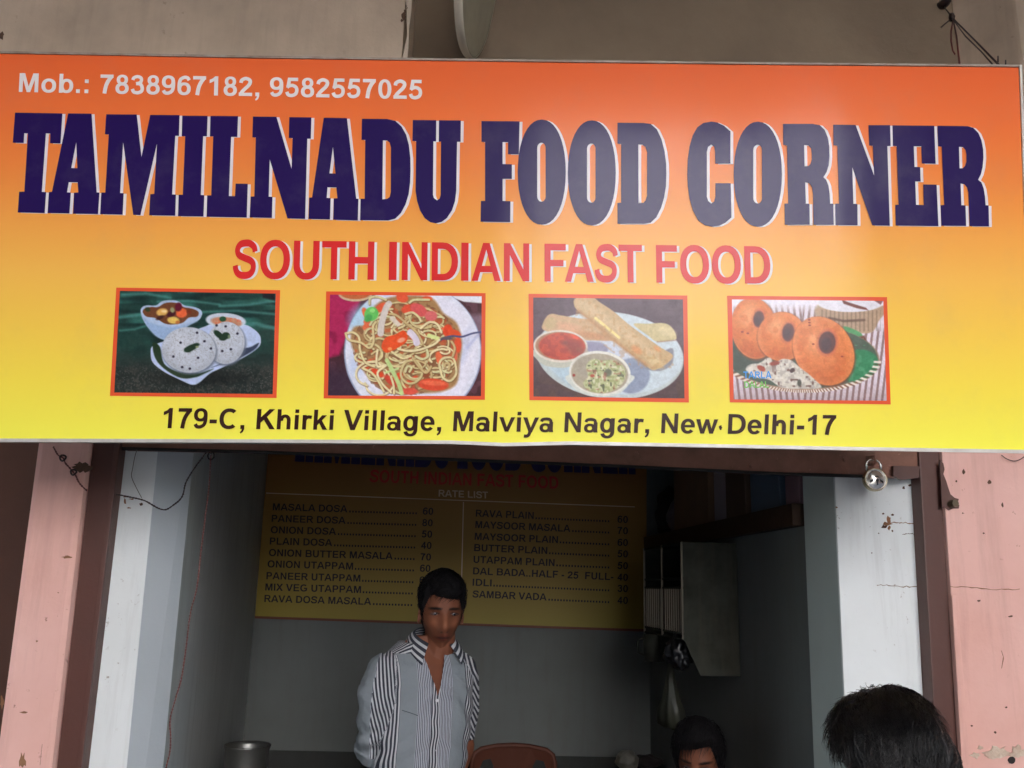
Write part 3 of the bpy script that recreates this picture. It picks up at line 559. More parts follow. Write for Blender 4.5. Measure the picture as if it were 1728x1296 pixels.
def set_cols(me, cols, name='col'):
    a = me.color_attributes.new(name, 'FLOAT_COLOR', 'POINT')
    arr = np.ones((len(me.vertices), 4), np.float32); arr[:, :3] = np.asarray(cols, np.float32)[:, :3]
    a.data.foreach_set('color', arr.ravel())
M_PRINT = attr_mat('printed_vinyl'); finish_print(M_PRINT)
NX, NY = 96, 48; vs, cs, fs = [], [], []
for j in range(NY + 1):
    t = j / NY
    for i in range(NX + 1):
        s = i / NX; xt = -22 + s * (1719 + 22); xb = -66 + s * (1741 + 66)
        yt, yb = lerp_poly(TOPL, xt), lerp_poly(BOTL, xb)
        w = 0.0003 * noise.noise(Vector((s * 5, t * 2.2, 0)))
        vs.append(sp(xt * (1 - t) + xb * t, yt * (1 - t) + yb * t, w)); cs.append(grad_col(t))
for j in range(NY):
    for i in range(NX):
        a = j * (NX + 1) + i; fs.append((a, a + NX + 1, a + NX + 2, a + 1))
face = mesh('printed_face', vs, fs, M_PRINT, sign, smooth=True); set_cols(face.data, cs)
def put(h): return lambda px, py=None: sp(px, py, h) if py is not None else sp(px[0], px[1], h)
class PP:                                   # maps pixels to the sign plane at a given print layer
    def __init__(s, h): s.h = h
    def __call__(s, *a): return sp(a[0], a[1], s.h)
bd = MB(); th = SN * -0.065
q = [sp(-25, 88, -0.003), sp(864, 102.5, -0.003), sp(1721, 111.5, -0.003), sp(1743, 763, -0.003), sp(960, 750, -0.003), sp(-69, 745, -0.003)]
bd.slab(q[::-1], th); bd.build('box', mat('sign_box_sheet', lin((150, 150, 146)), 0.5, metal=0.3, blot=0.5, bscale=8, bcol=lin((110, 105, 96))), sign)
def strip(name, P, Q, m):                   # edging between two pixel polylines
    mb = MB(); n = len(P)
    A = [sp(*p, 0.004) for p in P] + [sp(*p, 0.004) for p in Q]; B = [a - SN * 0.02 for a in A]
    fs_ = []
    for i in range(n - 1):
        fs_ += [(i, i + 1, n + i + 1, n + i), (2 * n + i, 3 * n + i, 3 * n + i + 1, 2 * n + i + 1), (i, 2 * n + i, 2 * n + i + 1, i + 1), (n + i, n + i + 1, 3 * n + i + 1, 3 * n + i)]
    fs_ += [(0, n, 3 * n, 2 * n), (n - 1, 3 * n - 1, 4 * n - 1, 2 * n - 1)]
    mb.add(A + B, fs_); return mb.build(name, m, sign)
strip('edging', [(x, y - 0.2) for x, y in BOTL], [(x, y + 5.6) for x, y in BOTL], M_ALU)
strip('edging', [(x - 1, y - 3.2) for x, y in TOPL], [(x, y + 0.2) for x, y in TOPL], mat('dirty_edging', lin((170, 160, 146)), 0.6, blot=0.8, bscale=16, bcol=lin((110, 80, 62))))
strip('edging', [(1719, 111), (1724, 250), (1741, 765)], [(1723, 110), (1728, 250), (1746, 765)], M_ALU)
INK = {'white': print_mat('white_ink', lin((232, 226, 228))), 'purple': print_mat('purple_ink', lin((33, 10, 82))),
       'red': print_mat('red_ink', lin((222, 44, 44))), 'brown': print_mat('dark_brown_ink', lin((52, 24, 16))),
       'orange': print_mat('orange_ink', lin((230, 88, 48))), 'mob': print_mat('pale_grey_ink', lin((238, 230, 228)))}
def flat(name, V, F, h, m, dx=0, dy=0):
    p = PP(h); return mesh(name, [p(x + dx, y + dy) for x, y in V], F, m, sign)
def by_word(V, F, cuts):                    # splits flat lettering where the words end
    for a, b in zip([-1e9] + cuts, cuts + [1e9]):
        fs = [f for f in F if a <= sum(V[i][0] for i in f) / len(f) < b]; idx = sorted({i for f in fs for i in f}); m_ = {k: n for n, k in enumerate(idx)}
        yield [V[i] for i in idx], [tuple(m_[i] for i in f) for f in fs]
for v_, f_ in by_word(TV, TF, [795, 1142]):
    flat('title_word_shadow', v_, f_, 0.0009, INK['white'], 4.9, 0.9); flat('title_word', v_, f_, 0.0014, INK['purple'])
for v_, f_ in by_word(*line2_2d(), [642, 905, 1095]):
    flat('subtitle_word_shadow', v_, f_, 0.0009, INK['white'], 4.3, 1.2); flat('subtitle_word', v_, f_, 0.0014, INK['red'])
def signtext(name, s, q, m): return text_on(name, s, q, PP(0.0014), m, sign)
signtext('phone_word', 'Mob.: 7838967182, 9582557025', quadmap((32.2, 155.6), (712.5, 167.8), (33.8, 123.8), (712.5, 135.2)), INK['mob'])
signtext('address_word', '179-C, Khirki Village, Malviya Nagar, New Delhi-17', quadmap((275, 722.6), (1409.5, 734), (277.5, 688.6), (1411, 700.6)), INK['brown'])
patch_ = blob(1216, 722, 3.2, 3.4, 10, 0.4); mesh('hole_mark', [sp(x, y, 0.0014) for x, y in patch_], [tuple(range(10))], INK['brown'], sign)
# ------------------------------------------------------------------ the four printed food photographs (flat print: colour per vertex)
def vnoise(X, Y, scale, seed=0):
    r = np.random.default_rng(seed); G = r.random((64, 64))
    x, y = X / scale % 63, Y / scale % 63; i, j = x.astype(int), y.astype(int); fx, fy = x - i, y - j
    fx = fx * fx * (3 - 2 * fx); fy = fy * fy * (3 - 2 * fy)
    i2, j2 = (i + 1) % 64, (j + 1) % 64
    return (G[j, i] * (1 - fx) + G[j, i2] * fx) * (1 - fy) + (G[j2, i] * (1 - fx) + G[j2, i2] * fx) * fy
class Paint:
    def __init__(s, X, Y, base): s.X, s.Y = X, Y; s.c = np.tile(np.array(base, float), (len(X), 1))
    def mix(s, m, col):
        col = np.asarray(col, float); m = np.clip(m, 0, 1)[:, None]; s.c = s.c * (1 - m) + col * m
    def ellv(s, cx, cy, rx, ry, rot=0):
        a = R(rot); x, y = s.X - cx, s.Y - cy; u, v = x * math.cos(a) + y * math.sin(a), -x * math.sin(a) + y * math.cos(a)
        return np.sqrt((u / rx) ** 2 + (v / ry) ** 2), u, v
    def ell(s, cx, cy, rx, ry, rot, col, soft=6.0, a=1.0):
        d, _, _ = s.ellv(cx, cy, rx, ry, rot); m = np.clip((1 - d) * min(rx, ry) / soft + 0.5, 0, 1) * a; s.mix(m, col); return m
    def pdist(s, pts, closed=True):
        d = np.full(len(s.X), 1e9); n = len(pts)
        for i in range(n if closed else n - 1):
            (x0, y0), (x1, y1) = pts[i], pts[(i + 1) % n]; dx, dy = x1 - x0, y1 - y0; L = dx * dx + dy * dy + 1e-9
            t = np.clip(((s.X - x0) * dx + (s.Y - y0) * dy) / L, 0, 1); d = np.minimum(d, np.hypot(s.X - x0 - t * dx, s.Y - y0 - t * dy))
        return d
    def poly(s, pts, col, soft=6.0, a=1.0):
        ins = np.zeros(len(s.X), bool); n = len(pts)
        for i in range(n):
            (x0, y0), (x1, y1) = pts[i], pts[(i + 1) % n]
            if y0 == y1: continue
            ins ^= ((y0 > s.Y) != (y1 > s.Y)) & (s.X < (x1 - x0) * (s.Y - y0) / (y1 - y0) + x0)
        d = s.pdist(pts) * np.where(ins, 1, -1); m = np.clip(d / soft + 0.5, 0, 1) * a; s.mix(m, col); return m
    def stroke(s, pts, w, col, soft=6.0, a=1.0, hl=None):
        d = s.pdist(pts, False); s.mix(np.clip((w / 2 - d) / soft + 0.5, 0, 1) * a, col)
        if hl is not None: s.mix(np.clip((w / 5 - d) / soft + 0.5, 0, 1) * a * 0.8, hl)
    def speck(s, sc, thr, col, a, seed, m=1.0):
        n = vnoise(s.X, s.Y, sc, seed); s.mix(np.clip((n - thr) * 8, 0, 1) * a * m, col)
def smooth(pts, sub=6, closed=False):
    P = [Vector(p) for p in pts]; n = len(P); Q = []
    for i in range(n if closed else n - 1):
        g = (lambda k: P[k % n]) if closed else (lambda k: P[min(max(k, 0), n - 1)])
        p0, p1, p2, p3 = g(i - 1), g(i), g(i + 1), g(i + 2)
        for k in range(sub):
            t = k / sub; v = 0.5 * ((2 * p1) + (p2 - p0) * t + (2 * p0 - 5 * p1 + 4 * p2 - p3) * t * t + (3 * p1 - p0 - 3 * p2 + p3) * t ** 3); Q.append((v.x, v.y))
    if not closed: Q.append(tuple(P[-1]))
    return Q
def pic_idli(p):
    X, Y = p.X, p.Y
    p.c[:] = (30, 62, 56)
    b = vnoise(X + 0.3 * Y, Y * 3.2, 210, 3); p.mix(np.clip((b - 0.45) * 2.2, 0, 1) * np.clip(1.15 - Y / 620, 0, 1), (72, 148, 136))
    b = vnoise(X, Y * 4, 170, 9); p.mix(np.clip((0.45 - b) * 2.4, 0, 1) * 0.8, (14, 34, 34))
    for (x0, y0, x1, y1, w) in [(130, 350, 330, 325, 30), (1100, 240, 1640, 190, 26), (500, 200, 1100, 225, 20), (150, 130, 620, 160, 26), (1280, 430, 1640, 460, 36), (900, 300, 1640, 320, 22), (130, 480, 420, 420, 18)]:
        p.stroke([(x0, y0), ((x0 + x1) / 2, y0 - 12), (x1, y1)], w, (92, 164, 156), 22, 0.55)
    p.mix(np.clip((Y - 640) / 240, 0, 1), (36, 44, 42)); p.speck(11, .62, (100, 98, 92), .45, 4, np.clip((Y - 760) / 120, 0, 1))
    p.speck(30, .6, (70, 66, 60), .4, 14, np.clip((Y - 740) / 120, 0, 1)); p.poly([(1510, 100), (1640, 118), (1640, 190), (1520, 160)], (30, 30, 34), 20)
    p.ell(900, 940, 420, 70, 0, (16, 20, 20), 60, .7); p.ell(560, 540, 200, 60, 10, (16, 26, 26), 50, .6)
    # bowl
    p.poly(smooth([(332, 300), (350, 250), (400, 235), (480, 235), (540, 195), (620, 183), (700, 195), (760, 235), (850, 250), (910, 275), (930, 315), (905, 370), (860, 400), (800, 430), (740, 480), (660, 545), (580, 572), (500, 545), (430, 480), (370, 400)], 5, True), (176, 196, 224), 8)
    p.poly(smooth([(340, 330), (420, 400), (560, 440), (700, 440), (880, 390), (800, 430), (700, 520), (600, 568), (500, 545), (420, 470)], 5, True), (150, 176, 212), 26)
    p.poly(smooth([(352, 300), (370, 265), (430, 250), (500, 250), (560, 215), (620, 205), (700, 215), (750, 250), (840, 268), (895, 300), (880, 345), (800, 355), (740, 405), (640, 422), (560, 410), (480, 360), (390, 345)], 5, True), (112, 66, 40), 8)
    for (x, y, a, b, c) in [(540, 300, 55, 36, (226, 176, 92)), (560, 292, 26, 14, (250, 220, 160)), (730, 310, 55, 45, (232, 104, 60)), (650, 380, 58, 34, (228, 192, 96)), (700, 250, 34, 44, (96, 22, 44)), (630, 320, 44, 26, (70, 24, 34)), (520, 355, 40, 18, (60, 26, 24)), (400, 275, 26, 22, (52, 62, 34)), (640, 280, 20, 26, (150, 150, 110)), (690, 400, 20, 16, (200, 120, 60)), (800, 300, 24, 20, (120, 50, 30))]:
        p.ell(x, y, a, b, random.uniform(-25, 25), c, 12)
    # plate
    p.poly(smooth([(500, 605), (640, 560), (960, 440), (1020, 420), (1280, 430), (1370, 430), (1470, 500), (1500, 570), (1470, 650), (1300, 760), (1100, 850), (1000, 900), (900, 985), (830, 1005), (720, 960), (560, 880), (450, 790), (430, 700), (440, 640)], 5, True), (186, 200, 232), 8)
    p.poly(smooth([(450, 600), (520, 640), (560, 800), (700, 880), (900, 890), (1040, 850), (950, 900), (860, 935), (720, 940), (560, 850), (470, 740)], 5, True), (34, 54, 34), 12)
    p.poly(smooth([(1320, 660), (1400, 640), (1480, 600), (1440, 665), (1300, 745), (1100, 815), (1020, 840), (1160, 780), (1290, 715)], 5, True), (52, 62, 84), 12)
    p.ell(1160, 385, 195, 75, 4, (196, 206, 220), 8); p.ell(1165, 398, 150, 48, 6, (198, 140, 110), 10); p.speck(14, .6, (226, 96, 60), .5, 8, (np.hypot((X - 1180) / 140, (Y - 400) / 46) < 1)); p.ell(1130, 368, 34, 26, 0, (34, 78, 52), 8)
    for (cx, cy, rx, ry, ro) in [(1160, 600, 182, 205, 8), (800, 668, 262, 220, 6)]:
        p.ell(cx + 8, cy + 14, rx + 8, ry + 6, ro, (96, 104, 120), 24, .8)
        m = p.ell(cx, cy, rx, ry, ro, (190, 196, 208), 8)
        d, u, v = p.ellv(cx, cy, rx, ry, ro); ins = np.clip((1 - d) * 20, 0, 1)
        p.mix(np.clip((d - .6) * 1.4, 0, 1) * (v > 0) * ins * .6, (140, 144, 154)); p.mix(np.clip((.9 - np.hypot((u + rx * .3) / rx, (v + ry * .3) / ry)) * 1.2, 0, 1) * ins * .5, (214, 216, 224)); p.speck(9, .66, (150, 150, 150), .5, 5, ins)
    for (x, y) in [(880, 502), (720, 598), (952, 585), (650, 733), (890, 745), (1015, 655), (1158, 440), (1272, 510), (1208, 662), (1125, 680), (810, 850), (735, 835), (1070, 430)]:
        p.ell(x, y, 13, 12, 0, (40, 34, 54), 7)
    for (x, y, a, b, r) in [(820, 650, 72, 30, -25), (870, 620, 34, 18, -10), (790, 668, 36, 24, 10), (1090, 520, 60, 28, 40), (1160, 530, 40, 34, 0), (1130, 560, 36, 20, 0)]:
        p.ell(x, y, a, b, r, (30, 54, 36), 10)
    p.ell(880, 640, 16, 10, 0, (140, 150, 110), 8); p.ell(1190, 540, 12, 20, 0, (110, 130, 100), 8)
def pic_noodles(p):
    X, Y = p.X, p.Y; r = random.Random(5)
    p.c[:] = (74, 40, 46); p.speck(60, .5, (110, 70, 84), .5, 2); p.mix(np.clip((Y - 700) / 200, 0, 1) * (X < 500), (60, 40, 58))
    p.poly([(80, 90), (420, 90), (330, 330), (240, 560), (190, 690), (80, 720)], (176, 38, 88), 30); p.speck(70, .6, (120, 20, 60), .5, 6, (X < 330) & (Y < 700))
    p.ell(345, 95, 165, 72, 0, (210, 186, 150), 8); p.ell(345, 90, 145, 55, 0, (196, 104, 60), 10)
    p.poly([(1230, 110), (1580, 112), (1580, 185), (1400, 170)], (232, 232, 240), 12)
    p.mix((X > 1380) * np.clip((Y - 260) / 60, 0, 1) * np.clip((520 - Y) / 60, 0, 1) * .6, (150, 130, 150))
    p.ell(902, 660, 668, 668, 0, (150, 160, 190), 8); p.ell(902, 655, 656, 660, 0, (224, 226, 240), 10); p.ell(940, 640, 590, 590, 0, (232, 230, 244), 80)
    p.ell(420, 330, 150, 130, -40, (150, 200, 226), 80, .6); p.ell(380, 760, 90, 150, 20, (190, 206, 236), 60, .6); p.ell(1400, 620, 60, 200, 20, (180, 186, 214), 60, .5)
    p.poly(smooth([(500, 250), (620, 150), (800, 110), (1080, 130), (1200, 280), (1330, 380), (1380, 560), (1360, 760), (1330, 960), (1200, 1040), (1000, 1060), (700, 1060), (500, 940), (380, 760), (300, 560), (330, 420), (460, 390)], 5, True), (168, 128, 84), 26)
    p.speck(34, .5, (120, 74, 52), .6, 22, (np.hypot((X - 840) / 520, (Y - 620) / 460) < 1)); p.speck(50, .58, (206, 88, 50), .6, 23, (np.hypot((X - 840) / 500, (Y - 620) / 440) < 1))
    def noodle(pts, w=None):
        w = w or r.uniform(13, 21); c = r.choice([(222, 208, 156), (208, 192, 138), (230, 216, 170), (200, 174, 122), (218, 200, 146), (212, 206, 156)])
        q = smooth(pts, 5); p.stroke([(x + 5, y + 9) for x, y in q], w * 1.15, (118, 82, 50), 9, .6); p.stroke(q, w, c, 5, 1, tuple(min(255, v + 8) for v in c))
    for k in range(84):
        a = r.uniform(0, 6.28); d = math.sqrt(r.random()); cx, cy = 840 + 440 * d * math.cos(a), 620 + 380 * d * math.sin(a)
        rr = r.uniform(45, 150); st = r.uniform(0, 6.28); sw = r.uniform(1.8, 5.0) * r.choice([-1, 1]); e = r.uniform(.5, 1)
        noodle([(cx + rr * math.cos(st + sw * i / 7) * (1 + .1 * i / 7), cy + rr * e * math.sin(st + sw * i / 7) + 6 * i) for i in range(8)])
        if k % 7 == 3:
            x, y = 840 + 400 * r.uniform(-1, 1), 600 + 380 * r.uniform(-1, 1); p.ell(x, y, r.uniform(40, 80), r.uniform(20, 40), r.uniform(0, 180), r.choice([(226, 78, 40), (214, 70, 60), (232, 110, 70)]), 10)
    for (x, y, a, b, ro, c) in [(800, 130, 60, 46, 20, (232, 92, 56)), (1040, 140, 50, 26, 0, (228, 90, 50)), (600, 225, 66, 40, -30, (230, 96, 60)), (880, 240, 90, 50, -10, (226, 84, 54)), (960, 250, 90, 56, 30, (220, 92, 90)), (1080, 310, 60, 50, 0, (222, 110, 110)), (1240, 450, 46, 60, 10, (226, 74, 40)), (1310, 480, 60, 36, 20, (222, 82, 44)), (1340, 590, 34, 80, 0, (230, 86, 50)), (1310, 700, 26, 60, 0, (228, 110, 80)), (560, 860, 70, 28, 30, (220, 74, 40)), (690, 940, 80, 34, 40, (212, 70, 50)), (870, 1040, 80, 34, 0, (226, 86, 66)), (1100, 975, 150, 58, 4, (222, 76, 46)), (1100, 960, 130, 24, 4, (238, 110, 76)), (1030, 880, 40, 30, 0, (150, 80, 50))]:
        p.ell(x, y, a, b, ro, c, 12)
    p.poly(smooth([(600, 590), (640, 520), (730, 490), (810, 450), (850, 500), (840, 560), (790, 600), (720, 640), (650, 668), (610, 640)], 5, True), (232, 82, 34), 8); p.ell(790, 545, 40, 22, -20, (244, 160, 130), 12); p.ell(680, 630, 22, 16, 0, (240, 150, 90), 10)
    for q, w, c in [([(590, 480), (600, 380), (640, 240), (670, 190)], 62, (216, 206, 198)), ([(880, 470), (930, 530), (940, 570)], 66, (222, 210, 224)), ([(700, 330), (760, 390)], 44, (220, 206, 190)), ([(1060, 500), (1150, 530)], 40, (220, 226, 150)), ([(650, 740), (700, 830), (770, 980), (795, 1060)], 40, (192, 214, 140)), ([(640, 860), (760, 820)], 20, (200, 220, 150))]:
        p.stroke(smooth(q), w, c, 10)
    p.ell(500, 290, 72, 66, -50, (104, 200, 96), 10); p.ell(470, 330, 44, 34, -40, (76, 170, 84), 14); p.ell(510, 255, 26, 22, 0, (150, 226, 130), 10)
    for q in [[(680, 290), (740, 300), (840, 380), (940, 470), (1000, 580)], [(830, 290), (900, 275), (960, 320), (980, 360)], [(250, 480), (320, 470), (380, 520), (390, 640), (440, 760), (530, 800)], [(250, 480), (280, 540), (400, 570), (480, 620), (520, 560), (515, 420), (540, 370)], [(560, 640), (550, 720), (560, 800), (640, 790), (560, 860), (600, 960), (690, 1050)], [(790, 840), (830, 760), (920, 740), (980, 800), (990, 880), (930, 950), (850, 960), (790, 900), (790, 830)], [(830, 850), (850, 800), (890, 810), (870, 850)], [(1180, 860), (1160, 780), (1200, 720), (1290, 720), (1320, 800), (1320, 880), (1260, 940), (1190, 900), (1165, 800)], [(1210, 800), (1220, 770), (1260, 780), (1250, 830)], [(890, 700), (960, 800), (1030, 860), (1080, 800)], [(760, 630), (860, 650), (960, 640), (1100, 590), (1160, 540)], [(1040, 640), (1050, 700), (990, 730), (930, 700)], [(700, 660), (800, 720), (880, 700)], [(1280, 560), (1310, 620), (1290, 700)], [(480, 190), (490, 130), (560, 120), (640, 150)], [(870, 180), (920, 150), (1060, 150)], [(980, 430), (1060, 370), (1140, 390), (1180, 470)], [(420, 820), (500, 860), (560, 930), (620, 1040)], [(720, 1060), (715, 980), (690, 900)]]:
        noodle(q, 21)
    p.stroke(smooth([(1570, 465), (1480, 480), (1380, 512), (1290, 505), (1215, 520), (1180, 540)]), 18, (78, 80, 120), 7); p.ell(1230, 528, 60, 16, 0, (96, 84, 90), 8); p.stroke([(1540, 490), (1430, 620)], 26, (176, 180, 214), 20, .7)
def pic_dosa(p):
    X, Y = p.X, p.Y
    p.c[:] = (96, 76, 88); p.mix(np.clip((Y - 600) / 400, 0, 1), (92, 70, 66)); p.speck(90, .5, (80, 60, 74), .4, 3)
    p.ell(830, 690, 718, 420, 6, (196, 206, 206), 8); p.ell(850, 670, 690, 396, 6, (206, 218, 224), 12); p.ell(560, 860, 320, 160, 20, (176, 200, 212), 50, .7); p.ell(900, 660, 380, 190, 5, (208, 210, 224), 70, .7)
    p.poly(smooth([(420, 640), (520, 570), (700, 560), (780, 590), (810, 650), (700, 700), (500, 760)], 5, True), (150, 148, 172), 20)
    p.ell(1040, 890, 180, 170, -20, (146, 156, 178), 20); p.poly(smooth([(1180, 800), (1420, 620), (1446, 740), (1400, 810), (1290, 845)], 5, True), (140, 142, 150), 14)
    p.poly(smooth([(178, 440), (176, 390), (220, 310), (270, 288), (340, 300), (520, 330), (700, 350), (900, 420), (900, 540), (840, 552), (700, 548), (560, 540), (400, 480), (260, 470)], 5, True), (206, 170, 130), 10)
    p.ell(430, 420, 120, 40, 10, (222, 166, 130), 40, .7); p.ell(650, 500, 160, 34, 10, (200, 140, 96), 30, .7); p.ell(250, 380, 60, 60, 0, (200, 176, 128), 30, .7)
    p.poly(smooth([(1060, 390), (1200, 385), (1360, 380), (1440, 430), (1478, 520), (1440, 545), (1290, 560), (1200, 500)], 5, True), (206, 190, 142), 10); p.ell(1380, 460, 90, 44, 20, (222, 206, 160), 30, .7); p.stroke([(1290, 562), (1470, 545)], 12, (150, 110, 90), 12, .6)
    p.poly(smooth([(480, 190), (490, 140), (560, 118), (660, 122), (740, 180), (860, 260), (1000, 380), (1160, 500), (1330, 620), (1440, 690), (1400, 760), (1300, 822), (1230, 830), (1120, 740), (900, 580), (700, 400), (520, 260)], 5, True), (204, 172, 128), 9)
    p.stroke(smooth([(560, 190), (720, 290), (900, 420), (1120, 590), (1290, 730)]), 90, (222, 194, 150), 60, .7); p.stroke(smooth([(520, 260), (700, 400), (900, 570), (1180, 790)]), 34, (186, 138, 92), 26, .7)
    p.stroke(smooth([(690, 330), (800, 420), (920, 520)]), 26, (244, 226, 150), 12, .9); p.ell(1090, 640, 60, 34, 35, (222, 150, 96), 24, .7); p.ell(1290, 630, 40, 20, 35, (226, 150, 90), 20, .6); p.ell(1270, 760, 90, 40, 35, (224, 204, 150), 30, .6); p.speck(30, .62, (190, 140, 90), .35, 6, ((X + Y) > 700) & (Y < 820) & (X > 480) & (Y < X * .75 + 20) & (Y > X * .75 - 330))
    # bowl of red chutney
    p.poly(smooth([(92, 640), (110, 720), (200, 790), (330, 812), (440, 800), (540, 720), (600, 640)], 5, True), (196, 196, 180), 10)
    p.ell(350, 605, 264, 158, 2, (226, 216, 202), 8); p.ell(350, 602, 244, 138, 2, (176, 130, 100), 9); p.ell(365, 605, 226, 132, 2, (196, 74, 52), 12); p.ell(490, 620, 110, 60, 30, (120, 64, 56), 50, .6); p.ell(500, 520, 60, 18, 30, (232, 84, 50), 16, .8); p.ell(390, 570, 40, 20, 0, (110, 60, 56), 24, .5); p.speck(40, .55, (160, 56, 46), .5, 31, np.hypot((X - 365) / 226, (Y - 605) / 132) < .95)
    # bowl of coconut chutney
    p.poly(smooth([(432, 880), (470, 1000), (600, 1075), (740, 1090), (900, 1070), (1010, 980), (1030, 880)], 5, True), (216, 220, 212), 10)
    p.ell(732, 862, 300, 212, 6, (230, 228, 218), 8); p.ell(730, 868, 278, 192, 6, (176, 164, 142), 10); p.ell(600, 800, 120, 100, 20, (160, 150, 134), 40, .6)
    m = p.poly(smooth([(600, 800), (660, 730), (760, 745), (860, 740), (950, 790), (985, 860), (950, 960), (860, 1030), (740, 1055), (620, 1030), (570, 960), (620, 900)], 5, True), (196, 198, 150), 16)
    p.speck(20, .5, (160, 166, 112), .8, 7, m); p.speck(26, .62, (226, 222, 190), .8, 17, m); p.speck(24, .68, (92, 96, 74), .8, 27, m); p.ell(660, 890, 22, 14, 0, (190, 90, 70), 8); p.ell(810, 860, 40, 36, -30, (96, 98, 84), 16, .8); p.ell(480, 885, 14, 14, 0, (150, 60, 50), 6); p.speck(30, .7, (170, 90, 80), .5, 47, m)
def pic_vada(p):
    X, Y = p.X, p.Y
    p.c[:] = (226, 214, 224)
    s = np.sin((X + (Y - 600) * .12 * np.sign(X - 800)) / 9.2); p.mix(np.clip(s * 2, 0, 1) * np.clip((Y - 380 + (X < 1200) * 300) / 60, 0, 1) * .75, (122, 88, 84)); p.mix(np.clip((260 - Y) / 100, 0, 1), (238, 232, 242))
    p.mix(np.clip((Y - 900) / 200, 0, 1) * .35, (128, 96, 92))
    p.ell(1250, 240, 330, 170, 0, (190, 168, 142), 14); p.poly(smooth([(960, 200), (990, 300), (1080, 380), (1300, 440), (1470, 440), (1540, 330), (1590, 180)], 5, True), (186, 156, 130), 14)
    st = np.sin(X / 6.5); p.mix(np.clip(st, 0, 1) * .4 * ((Y > 220) & (Y < 430) & (X > 980) & (X < 1560)), (90, 74, 56)); p.stroke([(1060, 300), (1200, 330), (1400, 320)], 24, (96, 70, 58), 14, .8)
    p.ell(1265, 150, 320, 92, 0, (232, 228, 236), 8); p.poly([(1180, 118), (1260, 150), (1420, 200), (1440, 225), (1330, 205), (1200, 160)], (120, 66, 60), 10); p.poly([(1480, 118), (1590, 122), (1560, 170)], (140, 90, 92), 10)
    p.poly(smooth([(1200, 380), (1360, 440), (1380, 500), (1300, 520), (1240, 470)], 5, True), (92, 158, 104), 12); p.poly([(1280, 500), (1400, 470), (1480, 620), (1500, 680), (1380, 640)], (120, 76, 66), 14); p.speck(16, .6, (216, 190, 170), .7, 12, (X > 1320) & (X < 1500) & (Y > 490) & (Y < 660))
    p.ell(780, 690, 770, 330, 2, (176, 140, 118), 8, (1)); d, u, v = p.ellv(780, 690, 770, 330, 2); 
    p.ell(780, 672, 752, 312, 2, (84, 98, 84), 10); p.ell(1330, 760, 210, 150, -12, (56, 132, 90), 18); p.speck(40, .6, (90, 160, 116), .5, 16, (X > 1250) & (Y > 560) & (d < .96))
    rim = np.clip((.055 - np.abs(d - .975)) * 60, 0, 1) * (v > 0); tw = np.sin(np.arctan2(v, u) * 95); p.mix(rim * np.clip(tw + .3, 0, 1), (234, 222, 210)); p.mix(rim * np.clip(-tw - .2, 0, 1) * .7, (110, 66, 50))
    p.poly([(130, 420), (470, 720), (130, 830)], (70, 82, 74), 30)
    for (cx, cy, rx, ry, ro, hx, hy, hrx, hry) in [(330, 400, 222, 300, -8, 375, 310, 52, 78), (600, 480, 238, 240, 12, 662, 440, 58, 88), (1005, 620, 282, 350, -30, 1040, 540, 82, 108)]:
        p.ell(cx + 6, cy + 10, rx + 8, ry + 8, ro, (120, 66, 46), 22, .7); p.ell(cx, cy, rx, ry, ro, (226, 128, 68), 9)
        d, u, v = p.ellv(cx, cy, rx, ry, ro); ins = np.clip((1 - d) * 16, 0, 1)
        p.mix(np.clip((.62 - np.hypot((X - cx + rx * .22) / rx, (Y - cy + ry * .4) / ry)) * 1.8, 0, 1) * ins * .8, (242, 166, 106))
        p.mix(np.clip((Y - cy) / ry - .25, 0, 1) * ins * .8, (176, 78, 36)); p.mix(np.clip((d - .78) * 3, 0, 1) * ins * .45, (240, 172, 118) if cx > 500 else (196, 104, 66)); p.speck(60, .6, (206, 100, 50), .4, int(cx), ins)
        p.ell(hx, hy, hrx * 1.25, hry * 1.2, 10, (198, 96, 66), 30, .7); p.ell(hx, hy, hrx, hry, 5, (96, 54, 54), 12); p.ell(hx - 10, hy + 16, hrx * .6, hry * .6, 5, (74, 48, 56), 24, .8)
    for (x, y) in [(868, 345), (870, 372), (866, 318), (1185, 675), (215, 435), (270, 450), (905, 555)]: p.ell(x, y, 12, 8, 0, (150, 56, 40), 7)
    m = p.poly(smooth([(250, 800), (300, 750), (380, 740), (460, 690), (500, 700), (510, 760), (580, 710), (640, 700), (700, 720), (800, 800), (900, 880), (980, 975), (800, 985), (600, 975), (480, 900), (330, 870)], 5, True), (214, 206, 192), 12)
    p.speck(22, .5, (180, 170, 160), .8, 33, m); p.speck(26, .62, (232, 226, 216), .6, 43, m); p.speck(30, .74, (110, 80, 72), .8, 53, m); p.ell(400, 790, 44, 24, 30, (168, 74, 56), 10); p.ell(530, 740, 50, 20, -10, (150, 70, 56), 10); p.ell(770, 930, 20, 34, 0, (90, 90, 80), 10); p.ell(700, 810, 20, 26, 40, (80, 60, 60), 8)
PICS = [('idli', (180, 475), [(95, 60), (1688, 85), (1652, 1133), (33, 1112)], [(130, 92), (1645, 118), (1615, 1095), (75, 1080)], pic_idli),
        ('noodles', (540, 480), [(60, 68), (1610, 85), (1603, 1122), (36, 1108)], [(98, 100), (1572, 115), (1565, 1085), (78, 1080)], pic_noodles),
        ('dosa', (885, 480), [(40, 92), (1582, 108), (1598, 1148), (48, 1125)], [(85, 128), (1540, 146), (1555, 1108), (88, 1090)], pic_dosa),
        ('vada', (1215, 485), [(68, 82), (1622, 95), (1658, 1138), (95, 1118)], [(115, 118), (1585, 132), (1618, 1102), (132, 1088)], pic_vada)]
